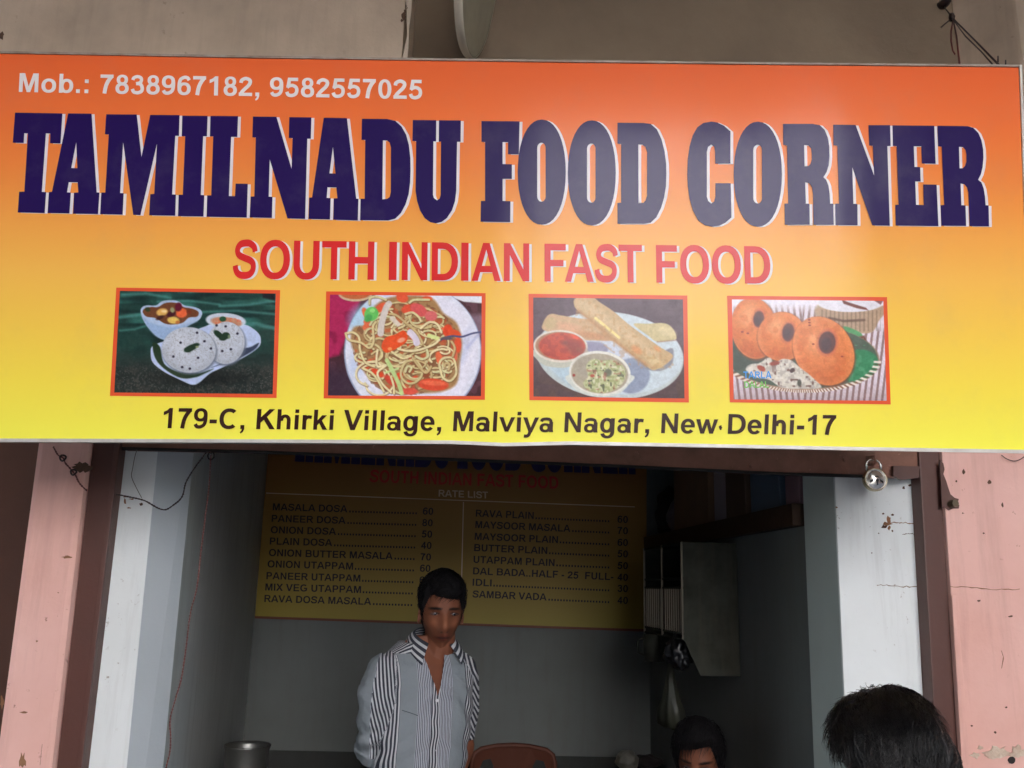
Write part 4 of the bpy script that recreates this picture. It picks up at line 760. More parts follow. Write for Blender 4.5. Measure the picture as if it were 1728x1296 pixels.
PLAB = {'idli': 'printed photograph of two white rice cakes on a plate', 'noodles': 'printed photograph of noodles with red pepper on a white plate',
        'dosa': 'printed photograph of rolled pancakes with two bowls of chutney', 'vada': 'printed photograph of three fried ring doughnuts'}
PW, PH = 250, 166
for nm, (ox, oy), out, inn, fn in PICS:
    o4 = [(ox + x / 5.76, oy + y / 5.76) for x, y in out]; i4 = [(ox + x / 5.76, oy + y / 5.76) for x, y in inn]
    bdr = mesh('photo_border', [sp(x, y, 0.0008) for x, y in o4] + [sp(x, y, 0.0008) for x, y in i4], [(0, 4, 5, 1), (1, 5, 6, 2), (2, 6, 7, 3), (3, 7, 4, 0)], INK['orange'], sign)
    S_, T_ = np.meshgrid(np.linspace(0, 1, PW), np.linspace(0, 1, PH)); s_, t_ = S_.ravel(), T_.ravel()
    q = np.array(inn, float); X = (q[0, 0] * (1 - s_) + q[1, 0] * s_) * (1 - t_) + (q[3, 0] * (1 - s_) + q[2, 0] * s_) * t_
    Y = (q[0, 1] * (1 - s_) + q[1, 1] * s_) * (1 - t_) + (q[3, 1] * (1 - s_) + q[2, 1] * s_) * t_
    random.seed(3); P = Paint(X, Y, (100, 100, 100)); fn(P)
    gr = (vnoise(X, Y, 9, 77) + vnoise(X + 13, Y, 16, 78) + vnoise(X, Y, 34, 79) - 1.5)[:, None]; P.c = P.c * (1 + .045 * gr) + 3 * gr      # printing grain
    c = np.clip(P.c, 4, 250) / 255; c = np.where(c <= 0.04045, c / 12.92, ((c + 0.055) / 1.055) ** 2.4)
    corners = [np.array(sp(x, y, 0.0010)) for x, y in i4]      # bilinear in the plane: the print is flat
    A, B_, C_, D_ = corners; s1, t1 = s_[:, None], t_[:, None]
    V = (A * (1 - s1) + B_ * s1) * (1 - t1) + (D_ * (1 - s1) + C_ * s1) * t1
    fs = [(j * PW + i, (j + 1) * PW + i, (j + 1) * PW + i + 1, j * PW + i + 1) for j in range(PH - 1) for i in range(PW - 1)]
    me = bpy.data.meshes.new('food_photo'); me.from_pydata(V.tolist(), [], fs); me.update()
    o = link('food_photo', me, M_PRINT, sign); set_cols(me, c); o['label'] = PLAB[nm]
M_LB, M_LG = print_mat('light_blue_ink', lin((60, 150, 226))), print_mat('light_green_ink', lin((110, 196, 90)))
zz = lambda x, y: (1215 + x / 5.76, 485 + y / 5.76)
signtext('credit_word', 'TARLA', quadmap(zz(228, 885), zz(500, 885), zz(225, 818), zz(498, 815)), M_LB)
signtext('credit_word', 'DALAL', quadmap(zz(238, 978), zz(475, 975), zz(235, 915), zz(470, 912)), M_LG)
# ------------------------------------------------------------------ inside the shop
def proj(P):
    d = ROT.transposed() @ (Vector(P) - CAM); return 864 - d.x / d.z * FPX, 648 + d.y / d.z * FPX
M_STEEL = mat('dull_stainless', lin((58, 60, 54)), 0.75, metal=0.0, spec=.06, blot=0.9, bscale=9, bcol=lin((36, 35, 31)), streak=.4, stcol=lin((78, 72, 60)))
M_BAR = mat('worn_steel_bar', lin((130, 124, 112)), 0.4, metal=.9)
M_STEELB = mat('bright_stainless', lin((210, 208, 202)), 0.22, metal=1.0)
M_WOOD = mat('dark_shelf_wood', lin((66, 48, 36)), 0.6, spec=.2, blot=0.6, bscale=12, bump=0.2, bumps=40)
M_GRANITE = mat('dark_granite', lin((42, 40, 40)), 0.25, blot=0.5, bscale=40, bcol=lin((60, 56, 54)))
# menu board on the back wall
YM = YB - 0.02
menu = empty('menu_board', at(760, 1050, YM), 'orange and yellow rate list board on the back wall of the shop', 'menu board')
eML, eMR = edge3((452, 770), (430, 1043), YM), edge3((1090, 800), (1092, 1064), YM)
vs, cs, fs = [], [], []
for j in range(25):
    t = j / 24; yl, yr = 690 * (1 - t) + 1043.5 * t, 714 * (1 - t) + 1066 * t
    a, b = at(458.4 - (yl - 690) * 0.0806, yl, YM), at(1091, yr, YM)
    for i in range(2): vs.append((a, b)[i]); cs.append(tuple(c_ * .31 for c_ in grad_col(min(1, 0.30 + t * .52))))   # the dim room light is put into the print colours
for j in range(24): fs.append((2 * j, 2 * j + 2, 2 * j + 3, 2 * j + 1))
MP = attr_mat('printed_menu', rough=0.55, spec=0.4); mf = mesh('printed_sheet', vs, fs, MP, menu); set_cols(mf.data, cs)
mb = MB(); mb.slab([vs[0], vs[48], vs[49], vs[1]], (0, 0.017, 0)); q0 = mb.build('backing_board', M_WOOD, menu); q0.location.y += 0.002
pm = lambda h: (lambda *a: at(a[0], a[1], YM - h))
MI = {k: mat('menu_' + k, lin(c), 0.6) for k, c in [('purple', (34, 18, 84)), ('red', (190, 30, 26)), ('white', (214, 190, 160)), ('brown', (24, 12, 8)), ('border', (104, 52, 26))]}
def mz(x, y): return (420 + x / 2.618, 740 + y / 2.618)
def tm(V):                                  # the sign's title again, small
    o = []
    for x, y in V:
        s = (x - 25) / 1645; yb = 360.5 + (x - 30) * 0.0134; yt = 190 + (x - 28) * 0.0145; h = (yb - y) / (yb - yt)
        o.append(mz(198 + s * 1512, 103 + 56 * s - h * 150))
    return o
p_ = pm(0.002)
for v_, f_ in by_word(TV, TF, [795, 1142]): mesh('heading_word', [p_(*q) for q in tm(v_)], f_, MI['purple'], menu)
text_on('heading_word', 'SOUTH INDIAN FAST FOOD', quadmap(mz(532, 192), mz(1368, 222), mz(536, 138), mz(1366, 168)), p_, MI['red'], menu)
text_on('heading_word', 'RATE LIST', quadmap(mz(838, 256), mz(1057, 265), mz(839, 226), mz(1056, 235)), p_, MI['white'], menu)
mesh('rule_line', [p_(*mz(*q)) for q in [(76, 239), (1705, 300), (1705, 304), (76, 243)]], [(0, 3, 2, 1)], MI['white'], menu)
mesh('rule_line', [p_(*mz(*q)) for q in [(946, 280), (936, 700), (940, 700), (950, 280)]], [(0, 1, 2, 3)], MI['white'], menu)
mesh('bottom_border', [p_(*q) for q in [(430, 1039.5), (1091, 1062), (1091, 1066), (430, 1043.5)]], [(0, 3, 2, 1)], MI['border'], menu)
LEFT = [('MASALA DOSA', 105, 317, 435, '60'), ('PANEER DOSA', 100, 368, 427, '80'), ('ONION DOSA', 96, 418, 385, '50'), ('PLAIN DOSA', 92, 468, 368, '40'),
        ('ONION BUTTER MASALA', 88, 519, 635, '70'), ('ONION UTAPPAM', 82, 569, 460, '60'), ('PANEER UTAPPAM', 77, 621, 492, '60'), ('MIX VEG UTAPPAM', 72, 671, 495, '70'), ('RAVA DOSA MASALA', 68, 722, 540, '80')]
RIGHT = [('RAVA PLAIN', 1002, 345, 1258, '60'), ('MAYSOOR MASALA', 1000, 395, 1420, '70'), ('MAYSOOR PLAIN', 997, 447, 1365, '60'), ('BUTTER PLAIN', 995, 497, 1318, '50'),
         ('UTAPPAM PLAIN', 992, 549, 1350, '50'), ('DAL BADA..HALF - 25  FULL-', 990, 600, 1610, '40'), ('IDLI', 988, 650, 1072, '30'), ('SAMBAR VADA', 987, 702, 1315, '40')]
def row(txt, x0, y0, x1, price, px, dend, sl, ch=31):
    f = lambda a, b: quadmap(mz(a, y0 + (a - x0) * sl), mz(b, y0 + (b - x0) * sl), mz(a + 1.5, y0 + (a - x0) * sl - ch), mz(b + 1, y0 + (b - x0) * sl - ch))
    text_on('item_word', txt, f(x0, x1), p_, MI['brown'], menu)
    if dend - x1 > 30:
        n = int((dend - x1 - 8) / 12.5); text_on('dot_leader', '.' * n, f(x1 + 8, dend), p_, MI['brown'], menu, cap=520)
    text_on('price', price, f(px, px + 46), p_, MI['brown'], menu)
for i, r_ in enumerate(LEFT): row(*r_[:4], r_[4], 768 - i * 2.5, 742 - i * 2.6, 0.028)
for i, r_ in enumerate(RIGHT): row(*r_[:4], r_[4], 1628, 1592, 0.042)
# dark stone counter along the back wall
zc = at(730, 1271, YB).z
cn = empty('stone_counter', (0.0, YB - 0.3, 0), 'dark stone counter running along the back wall', 'counter')
mb = MB(); xl, xr = eL1(zc).x + 0.02, eR1(zc).x - 0.0; mb.box((xl + .05, YB - 0.55, zc - 0.04), (xr - .02, YB - 0.002, zc)); mb.build('worktop', M_GRANITE, cn, bevel=0.004)
mb = MB(); mb.box((xl + .07, YB - 0.50, 0.001), (xr - .04, YB - 0.004, zc - 0.041)); mb.build('front_panel', mat('counter_front', lin((120, 118, 110)), 0.7, blot=0.5), cn)
# steel pot on a low table at the left
YP = 3.45; c = at(418, 1257, YP); rp = (at(455, 1257, YP).x - at(381, 1257, YP).x) / 2; rz = c.z
pot = empty('steel_pot', (c.x, YP, rz - 0.24), 'ribbed open steel pot on the low table by the left wall', 'pot')
mb = MB(); T = Matrix.Translation((c.x, YP, rz))
mb.lathe([(rp * .2, -.238), (rp * .9, -.24), (rp * .97, -.225), (rp * .98, -.16), (rp * .965, -.155), (rp * .98, -.15), (rp * .98, -.08), (rp * .965, -.075), (rp * .98, -.07), (rp * .98, -.015), (rp * 1.05, -.004), (rp * 1.06, 0), (rp * 1.03, .002), (rp * .96, -.012), (rp * .955, -.10)], 40, T)
mb.build('vessel', mat('dented_aluminium', lin((120, 120, 116)), .4, metal=.8, blot=.5, bscale=20), pot, smooth=True)
mb = MB(); mb.lathe([(0.0005, -.028), (rp * .5, -.024), (rp * .95, -.03)], 30, T); mb.build('contents', mat('fried_food', lin((120, 96, 50)), 0.7, blot=0.9, bscale=60, bcol=lin((50, 40, 22)), bump=1.0, bumps=120), pot, smooth=True)
tb = empty('side_table', (c.x, YP, 0), 'low steel table against the left wall, under the steel pot', 'table')
mb = MB(); mb.box((c.x - .14, YP - .28, rz - .262), (c.x + .30, YP + .5, rz - .242)); mb.build('table_top', M_STEEL, tb, bevel=.003)
for dx in (-.12, .28):
    for dy in (-.26, .48): mb = MB(); mb.tube([(c.x + dx, YP + dy, 0.001), (c.x + dx, YP + dy, rz - .263)], .012, 8); mb.build('leg', M_STEEL, tb)
# plastic chair
YC = 4.0; M_CHAIR = mat('red_brown_plastic', lin((82, 46, 34)), 0.55, spec=.25, blot=0.4, bscale=10, bcol=lin((76, 40, 30)))
cz = lambda x, y: (740 + x / 3.086, 1180 + y / 3.086)
cc = at(866, 1290, YC); chair = empty('plastic_chair', (cc.x, YC - .2, 0), 'red brown moulded plastic chair standing in front of the back counter', 'chair')
zt = at(866, 1260, YC).z; W = .178
outer = [(-W, -.36), (-W, -.06), (-W * .95, -.03), (-W * .8, -.012), (-W * .4, -.002), (0, 0.001), (W * .4, -.002), (W * .8, -.012), (W * .95, -.03), (W, -.06), (W, -.36)]
hole1 = [(-W * .82, -.30), (-W * .82, -.09), (-W * .74, -.055), (-W * .56, -.05), (-W * .48, -.08), (-W * .48, -.30)]
hole3 = [(-x, y) for x, y in hole1]; holes = [hole1, hole3] + [[(x - .010, -.30), (x - .010, -.09), (x + .010, -.09), (x + .010, -.30)] for x in (-.032, .032)]
V, F = union([outer], holes); B0 = lambda x, z, d: Vector((cc.x + x, YC + d - (x / W) ** 2 * .05 + z * -.22, zt + z))
mb = MB(); nv = len(V); mb.add([B0(x, z, 0) for x, z in V] + [B0(x, z, .014) for x, z in V], [f for f in F] + [tuple(i + nv for i in reversed(f)) for f in F])
from collections import Counter
ec = Counter(tuple(sorted((f[i], f[(i + 1) % len(f)]))) for f in F for i in range(len(f)))
for (a, b), n_ in ec.items():
    if n_ == 1: mb.f.append((a, b, b + nv, a + nv))
mb.build('backrest', M_CHAIR, chair, bevel=0)
mb = MB(); mb.tube([B0(x * 1.0, z + .004, .007) for x, z in outer], .011, 8); mb.build('back_rim', M_CHAIR, chair, smooth=True)
mb = MB(); mb.box((cc.x - .2, YC - .36, zt - .42), (cc.x + .2, YC + .06, zt - .395)); mb.build('seat', M_CHAIR, chair, bevel=.008)
for sx in (-1, 1):
    for dy in (-.33, .05): mb = MB(); mb.tube([(cc.x + sx * .18, YC + dy, zt - .41), (cc.x + sx * .21, YC + dy * 1.15, 0.001)], [.026, .018], 8); mb.build('leg', M_CHAIR, chair)
    mb = MB(); mb.tube([(cc.x + sx * .205, YC + .03, zt - .2), (cc.x + sx * .225, YC - .3, zt - .21), (cc.x + sx * .215, YC - .34, zt - .4)], .016, 8); mb.build('armrest', M_CHAIR, chair, smooth=True)
# lumpy things: cloth bags and bundles
def lump(name, c, r, m, parent=None, seed=0, amp=.25, neck=0, n=20):
    mb = MB(); prof = []
    vs, fs = [], []
    for j in range(n + 1):
        v = math.pi * j / n
        for i in range(n * 2):
            u = math.pi * i / n; d = Vector((math.sin(v) * math.cos(u), math.sin(v) * math.sin(u), math.cos(v)))
            k = 1 + amp * noise.noise(d * 2.2 + Vector((seed, 0, 0))) + amp * .4 * noise.noise(d * 6 + Vector((0, seed, 0)))
            z = d.z
            if neck and z > .1: k *= 1 - neck * (z - .1) / .9
            vs.append(Vector(c) + Vector((d.x * r[0] * k, d.y * r[1] * k, z * r[2] * (1 if neck else k))))
    for j in range(n):
        for i in range(n * 2):
            a, b = j * n * 2 + i, j * n * 2 + (i + 1) % (n * 2); fs.append((a, a + n * 2, b + n * 2, b))
    mb.add(vs, fs); return mb.build(name, m, parent, smooth=True)
cb = at(1058, 1272, YB - .3); rb = .045
o = lump('tied_bag', (cb.x, YB - .3, zc + rb * .8), (.055, .05, rb), mat('grey_polythene', lin((112, 110, 100)), 0.5), seed=3); tag(o, 'small greyish tied bag on the right end of the stone counter', 'bag')
o = lump('black_bag', (cb.x + .11, YB - .26, zc + .028), (.07, .06, .03), M_DARKGAP, seed=8); tag(o, 'low black bag beside the greyish bag on the counter', 'bag')
# shelf on the right wall with cartons
shelf = rwall(zs + .001, zs + .072, 0.01, .985, -0.03, 'wall_shelf', M_WOOD, 0.40); tag(shelf, 'dark wooden shelf board high on the right wall, loaded with cartons', 'shelf')
def tpx(px, z):
    best = min((abs(proj(eR0(z).lerp(eR1(z), k / 400))[0] - px), k / 400) for k in range(401)); return best[1]
def shelf_box(name, p0, p1, h, m, label, cat, dx=0.0, dep=.2, lean=0.0, bev=.003):
    z = zs + .0735; t0, t1 = tpx(p1, z), tpx(p0, z); a, b = eR0(z).lerp(eR1(z), t0), eR0(z).lerp(eR1(z), t1); d = Vector((dx, 0, 0)); up = Vector((lean, 0, h))
    mb = MB(); mb.slab([b + d, a + d, a + d + up, b + d + up], (dep, 0, 0)); o = mb.build(name, m, bevel=bev); tag(o, label, cat, 'goods on the wall shelf'); return o
M_CARTON = mat('brown_carton', lin((132, 104, 80)), 0.8, blot=0.5, bscale=8); M_CARTON2 = mat('dark_carton', lin((96, 74, 58)), 0.8, blot=0.5, bscale=8)
b1 = shelf_box('carton', 1138, 1196, .50, M_CARTON, 'larger brown carton on the shelf, above the plate rack', 'carton')
shelf_box('packet', 1198, 1227, .34, mat('grey_violet_packet', lin((160, 150, 158)), 0.6), 'grey packet with an orange patch between two brown cartons on the shelf', 'packet', .02)
z = zs + .0735; t0 = tpx(1216, z); t1 = tpx(1200, z); a, b = eR0(z).lerp(eR1(z), t0), eR0(z).lerp(eR1(z), t1)
mb = MB(); mb.slab([b + Vector((.017, 0, .24)), a + Vector((.017, 0, .24)), a + Vector((.017, 0, .27)), b + Vector((.017, 0, .27))], (.002, 0, 0)); mb.build('orange_patch', mat('orange_label', lin((170, 70, 30)), .6), bpy.data.objects['packet'])
shelf_box('carton', 1231, 1264, .50, M_CARTON2, 'narrow dark brown carton on the shelf beside the grey packet', 'carton', -.012)
o = shelf_box('blue_crate', 1268, 1316, .5, mat('dark_blue_plastic', lin((84, 100, 116)), 0.5), 'dark blue plastic crate on the shelf near the opening', 'crate')
shelf_box('box', 1326, 1350, .5, mat('dull_mauve_card', lin((116, 88, 94)), 0.7), 'dull mauve box at the near end of the shelf', 'box', .0)
pb = eR0(z).lerp(eR1(z), tpx(1124, z)); o = lump('plastic_sack', (pb.x + .08, pb.y, zs + .17), (.075, .1, .11), mat('pale_sack', lin((120, 110, 122)), .5), seed=5, neck=.6); tag(o, 'pale crumpled plastic sack at the back end of the shelf', 'sack', 'goods on the wall shelf')
pb = eR0(z).lerp(eR1(z), tpx(1104, z)); o = lump('dark_bundle', (pb.x + .1, pb.y, zs + .2), (.09, .09, .13), M_DARKGAP, seed=6); tag(o, 'dark bundle in the far corner of the shelf', 'bundle', 'goods on the wall shelf')
# stainless plate rack hung on the right wall
z = 1.6; t = tpx(1246, z); ye = eR0(z).lerp(eR1(z), t).y
xw = lambda y: eR0(z).x + (eR1(z).x - eR0(z).x) * (y - eR0(z).y) / (eR1(z).y - eR0(z).y)
xf0 = at(1153, 1000, ye).x; wd = xw(ye) - xf0
def px_of(y): return proj((xw(y) - wd, y, 1.6))[0]
yf = ye
while px_of(yf) > 1088 and yf < YB - .1: yf += .01
rk = empty('plate_rack', (xw(ye), (ye + yf) / 2, at(1153, 1079, ye).z), 'stainless steel plate rack with thin upright bars, hung on the right wall', 'plate rack')
ztp, zbt, zlow = at(1152, 914, ye).z, at(1154, 1079, ye).z, at(1210, 1141, ye).z; zmid = at(1152, 976, ye).z
def end_panel(y):
    mb = MB(); x0, x1 = xw(y) - wd, xw(y) - .001; xk = x0 + (x1 - x0) * .28
    mb.slab([(x0, y, zbt), (xk, y, zlow), (x1, y, zlow), (x1, y, ztp), (x0, y, ztp)], (0, .006, 0)); return mb.build('end_panel', M_STEEL, rk, bevel=.001)
end_panel(ye); end_panel(yf - .006)
ym = ye
while px_of(ym) > 1119: ym += .005
for y in (ye + .004, ym, yf - .012):
    mb = MB(); mb.tube([(xw(y) - wd - .003, y, zbt), (xw(y) - wd - .003, y, ztp)], .005, 8); mb.build('post', M_BAR, rk)
for zz_, nm in ((ztp - .006, 'rail'), (zmid, 'rail'), (zmid - .035, 'rail'), (zbt, 'rail'), (zbt + .02, 'rail')):
    mb = MB(); a, b = Vector((xw(ye) - wd, ye, zz_)), Vector((xw(yf) - wd, yf, zz_)); mb.tube([a, b], .005, 6); mb.build(nm, M_STEEL, rk)
mb = MB(); q = [(xw(ye) - wd, ye + .007, zmid), (xw(ye), ye + .007, zmid), (xw(yf), yf - .007, zmid), (xw(yf) - wd, yf - .007, zmid)]; mb.slab(q, (0, 0, .004)); mb.build('shelf_sheet', M_STEEL, rk)
mb = MB(); q = [(xw(ye) - wd, ye + .007, ztp), (xw(ye), ye + .007, ztp), (xw(yf), yf - .007, ztp), (xw(yf) - wd, yf - .007, ztp)]; mb.slab(q, (0, 0, -.003)); mb.build('top_sheet', M_STEEL, rk)
def bars(ya, yb, n):
    for k in range(n):
        y = ya + (yb - ya) * (k + .5) / n; mb = MB(); mb.tube([(xw(y) - wd, y, zbt + .02), (xw(y) - wd, y, zmid - .036)], .0032, 6); mb.build('bar', M_BAR, rk)
bars(ye + .02, ym - .02, 8); bars(ym + .02, yf - .03, 8)
for k in range(5):
    y = ye + .12 + k * .12; mb = MB(); T = Matrix.Translation((xw(y) - wd + .085, y, zmid - .13)) @ Matrix.Rotation(R(80), 4, 'X'); mb.lathe([(.0005, 0), (.07, 0), (.085, .012), (.083, .014), (.068, .003), (.0005, .003)], 24, T)
    o = mb.build('steel_plate', M_STEEL, smooth=True); tag(o, ['steel plate nearest the front in the plate rack', 'second steel plate in the rack', 'middle steel plate in the rack', 'fourth steel plate in the rack', 'steel plate furthest back in the rack'][k], 'plate', 'plates in the rack')
cb = at(1109, 1096, ym); mb = MB(); T = Matrix.Translation((cb.x, ym + .1, cb.z)); mb.lathe([(.0005, -.055), (.034, -.055), (.036, .055), (.033, .055), (.031, -.05), (.0005, -.05)], 24, T)
mug = mb.build('steel_mug', M_STEEL, smooth=True); tag(mug, 'steel mug hanging under the back end of the plate rack', 'mug')
mb = MB(); mb.tube([(cb.x - .034, ym + .1, cb.z + .04), (cb.x - .06, ym + .1, cb.z + .03), (cb.x - .06, ym + .1, cb.z - .02), (cb.x - .035, ym + .1, cb.z - .03)], .004, 6); mb.build('handle', M_STEEL, mug, smooth=True)
cb = at(1146, 1104, ye + .1); o = lump('black_polythene_bag', (cb.x, ye + .1, cb.z + .005), (.05, .06, .06), mat('black_polythene', lin((26, 27, 30)), .35), seed=12, amp=.5); tag(o, 'crumpled black polythene bag under the plate rack', 'bag')
M_CLEAR = mat('clear_polythene', lin((84, 86, 74)), .28); M_CLEAR.node_tree.nodes['Principled BSDF'].inputs['Transmission Weight'].default_value = .75; M_CLEAR.node_tree.nodes['Principled BSDF'].inputs['IOR'].default_value = 1.15
yk = ye + .22; ct = at(1134, 1118, yk); zb_ = at(1128, 1229, yk).z; rw = (at(1152, 1200, yk).x - at(1107, 1200, yk).x) / 2
mb = MB(); prof = [(.006, 0), (.012, -.03), (.024, -.09), (.036, -.14), (rw * .92, -.175), (rw, -.205), (rw * .92, -.228), (rw * .5, -.240), (.001, -.243)]; sc = (ct.z - zb_) / .243
vs = []; n = 36
for (r_, h) in prof:
    for k in range(n):
        a = 2 * math.pi * k / n; rr = r_ * (1 + .13 * math.sin(a * 7 + h * 20) + .08 * math.sin(a * 3)); vs.append((ct.x - .006 + rr * math.cos(a), yk + rr * math.sin(a) * .8, ct.z + h * sc))
fs = [(i * n + k, i * n + (k + 1) % n, (i + 1) * n + (k + 1) % n, (i + 1) * n + k) for i in range(len(prof) - 1) for k in range(n)]
mb.add(vs, fs); hb = mb.build('clear_bag', M_CLEAR, smooth=True); tag(hb, 'clear polythene bag with greenish contents hanging from the plate rack', 'bag')
o = lump('contents', (ct.x - .006, yk, zb_ + .035), (rw * .7, rw * .55, .032), mat('green_leaves', lin((70, 74, 40)), .7), hb, seed=2, amp=.5)
mb = MB(); mb.tube([(ct.x - .006, yk, ct.z - .005), (ct.x - .004, yk, zbt + .002)], .003, 6); mb.build('tie', M_WIRE, hb)

# ------------------------------------------------------------------ wires, padlock, fittings
def twist(name, pts, Ys, r, m, label, cat='cable', pitch=0.016, parent=None, twin=True):
    P = []
    n = len(pts)
    for i, (x, y) in enumerate(pts): P.append(at(x, y, Ys if not isinstance(Ys, (list, tuple)) else Ys[i]))
    Q = []
    for i in range(n - 1):
        p0, p1, p2, p3 = P[max(i - 1, 0)], P[i], P[i + 1], P[min(i + 2, n - 1)]; k = max(2, int((p2 - p1).length / .005))
        for j in range(k):
            t = j / k; Q.append(0.5 * ((2 * p1) + (p2 - p0) * t + (2 * p0 - 5 * p1 + 4 * p2 - p3) * t * t + (3 * p1 - p0 - 3 * p2 + p3) * t ** 3))
    Q.append(P[-1]); mb = MB()
    if twin:
        for ph in (0, math.pi):
            L = 0; o = []
            for i, q in enumerate(Q):
                t = (Q[min(i + 1, len(Q) - 1)] - Q[max(i - 1, 0)]).normalized()
                if i: L += (q - Q[i - 1]).length
                u = t.cross(Vector((0, 1, 0))).normalized(); v = t.cross(u); a = L / pitch * 2 * math.pi + ph; o.append(q + (u * math.cos(a) + v * math.sin(a)) * r * .75)
            mb.tube(o, r * .8, 5)
    else: mb.tube(Q, r, 6)
    o = mb.build(name, m, parent, smooth=True)
    if parent is None: tag(o, label, cat)
    return o
twist('sagging_cable', [(196, 834), (216, 838), (242, 844), (257, 852), (268, 858), (280, 860), (293, 852), (303, 844), (309, 834), (313, 816), (321, 801), (331, 786), (341, 773), (349, 763), (357, 766)], 2.445, .0019, M_WIRE, 'dark twisted cable sagging across the left white jamb from the lintel')
twist('hanging_cable', [(356, 768), (355, 776), (354, 804), (351, 837), (348, 860), (344, 893), (338.6, 935), (332, 992), (321, 1036), (314, 1093), (306, 1145), (297, 1176), (287, 1215), (288, 1246), (286, 1272), (280, 1296), (270, 1345)], 2.45, .0016, M_WIRERED, 'thin dull red twisted cable hanging straight down from the lintel hook')
hk = MB(); cq = at(356, 769, 2.452); hk.tube([cq + Vector((.009 * math.cos(a), 0, .011 * math.sin(a))) for a in [k * .45 for k in range(15)]], .0022, 6); hk.tube([cq + Vector((0, 0, .01)), cq + Vector((0, .024, .02))], .003, 6); tag(hk.build('lintel_hook', M_DARKGAP, smooth=True), 'small dark wire hook under the lintel that carries both cables', 'hook')
twist('thin_wire', [(231, 759), (227, 773), (224, 790), (222, 804), (229, 821), (239, 840)], 2.46, .0011, mat('grey_wire', lin((96, 92, 84)), .5), 'thin grey wire on the left white jamb', 'wire', twin=False)
nt_ = twist('knotted_cable', [(90, 754), (98, 768), (107, 773), (110, 781), (118, 790), (123, 796), (128, 803), (132, 812), (138, 820), (147, 828)], 2.435, .0019, M_WIRERED, 'short knotted dull red cable on the left pink pillar')
mb = MB(); 
for (x, y, r_) in [(106, 773, .008), (124, 797, .0075)]:
    cq = at(x, y, 2.432); mb.tube([cq + Vector((r_ * math.cos(a), .003 * math.sin(2 * a), r_ * math.sin(a))) for a in [k * .5 for k in range(14)]], .0026, 6)
mb.build('knot', M_WIRE, nt_, smooth=True)
twist('thin_wire', [(1690, 768), (1700, 775), (1712, 778), (1722, 775), (1732, 768)], 2.44, .0013, M_WIRE, 'thin dark wire on the pink wall at the right, just under the sign', 'wire', twin=False)
# padlock
YL = 2.44; pc = at(1475.5, 810, YL); pr = (at(1494, 810, YL) - at(1475.5, 810, YL)).length
lock = empty('padlock', pc, 'round steel padlock hanging from the lintel in front of the right white jamb', 'padlock')
T = Matrix.Translation(pc) @ Matrix.Rotation(R(90), 4, 'X')
mb = MB(); mb.lathe([(.0005, -.012), (pr * .9, -.012), (pr, -.008), (pr, .006), (pr * .95, .011), (pr * .88, .012), (pr * .84, .009), (pr * .80, .0095), (pr * .5, .0135), (.0005, .0145)], 48, T); mb.build('lock_body', M_STEELB, lock, smooth=True)
mb = MB(); mb.lathe([(pr * .93, .0115), (pr * .99, .0125), (pr * 1.01, .009), (pr * 1.01, -.006)], 48, T); mb.build('lock_rim', mat('brassy_rim', lin((196, 184, 150)), .25, metal=1.0), lock, smooth=True)
mb = MB(); M_INK2 = mat('black_enamel', lin((24, 22, 22)), .3)
mb.tube([pc + Vector((.0015, -.0146, -.002)), pc + Vector((.0015, -.0160, -.002))], .0045, 12); mb.box((pc.x + .0003, pc.y - .0158, pc.z - .017), (pc.x + .0027, pc.y - .0135, pc.z - .003)); mb.build('keyhole', M_INK2, lock)
mb = MB()
for s_ in (-1, 1): mb.slab([pc + Vector((s_ * .010, -.0142, .001)), pc + Vector((s_ * .021, -.0118, -.004)), pc + Vector((s_ * .019, -.0125, -.011)), pc + Vector((s_ * .012, -.0140, -.006))], (0, -.001, 0))
mb.slab([pc + Vector((-.006, -.0146, .006)), pc + Vector((.008, -.0146, .006)), pc + Vector((.004, -.0146, .010)), pc + Vector((-.003, -.0146, .010))], (0, -.001, 0)); mb.build('stamped_mark', M_INK2, lock)
hw = pr * .64; sh = [pc + Vector((-hw, 0, pr * .75)), pc + Vector((-hw, 0, pr * 1.35))] + [pc + Vector((-hw * math.cos(R(a)), 0, pr * 1.35 + hw * .75 * math.sin(R(a)))) for a in range(20, 180, 20)] + [pc + Vector((hw, 0, pr * 1.35)), pc + Vector((hw, 0, pr * .75))]
mb = MB(); mb.tube(sh, .0036, 10); mb.build('shackle', M_STEELB, lock, smooth=True)
mb = MB(); cq = pc + Vector((.0, .02, pr * 1.35 + hw * .75 - .004)); mb.tube([cq + Vector((0, .04, .014)), cq + Vector((.0, .0, .016)), cq + Vector((0, -.03, .012)), cq + Vector((0, -.033, -.006)), cq + Vector((0, -.012, -.012)), cq + Vector((0, .01, -.006)), cq + Vector((0, .04, -.004))], .004, 8); o = mb.build('staple', M_LINTEL, smooth=True); tag(o, 'rusty iron staple on the lintel that holds the padlock', 'staple')
# wire stays at the top right corner of the sign
stay = empty('sign_stay', at(1594, 7, 2.69), 'dark wires and red cord tied to a peg above the right end of the sign', 'stay wire')
hkp = at(1594, 7, 2.69); kn = at(1606, 29, 2.45)
mb = MB(); mb.tube([hkp + Vector((0, .03, .012)), hkp + Vector((0, -.01, 0)), hkp + Vector((.002, -.03, -.004))], [.018, .016, .008], 10); mb.build('peg', M_WIRE, stay, smooth=True)
def seg(name, pts, r_, m):
    mb = MB(); mb.tube([at(*p) for p in pts], r_, 6); return mb.build(name, m, stay, smooth=True)
Yt = sp(1680, 111).y
seg('wire', [(1594, 12, 2.62), (1606, 29, 2.45), (1645, 68, 2.14), (1686, 110, Yt + .01)], .0024, M_WIRE)
seg('wire', [(1607, 32, 2.45), (1630, 62, 2.2), (1655, 86, 2.0), (1676, 110, Yt + .03)], .0017, M_WIRE)
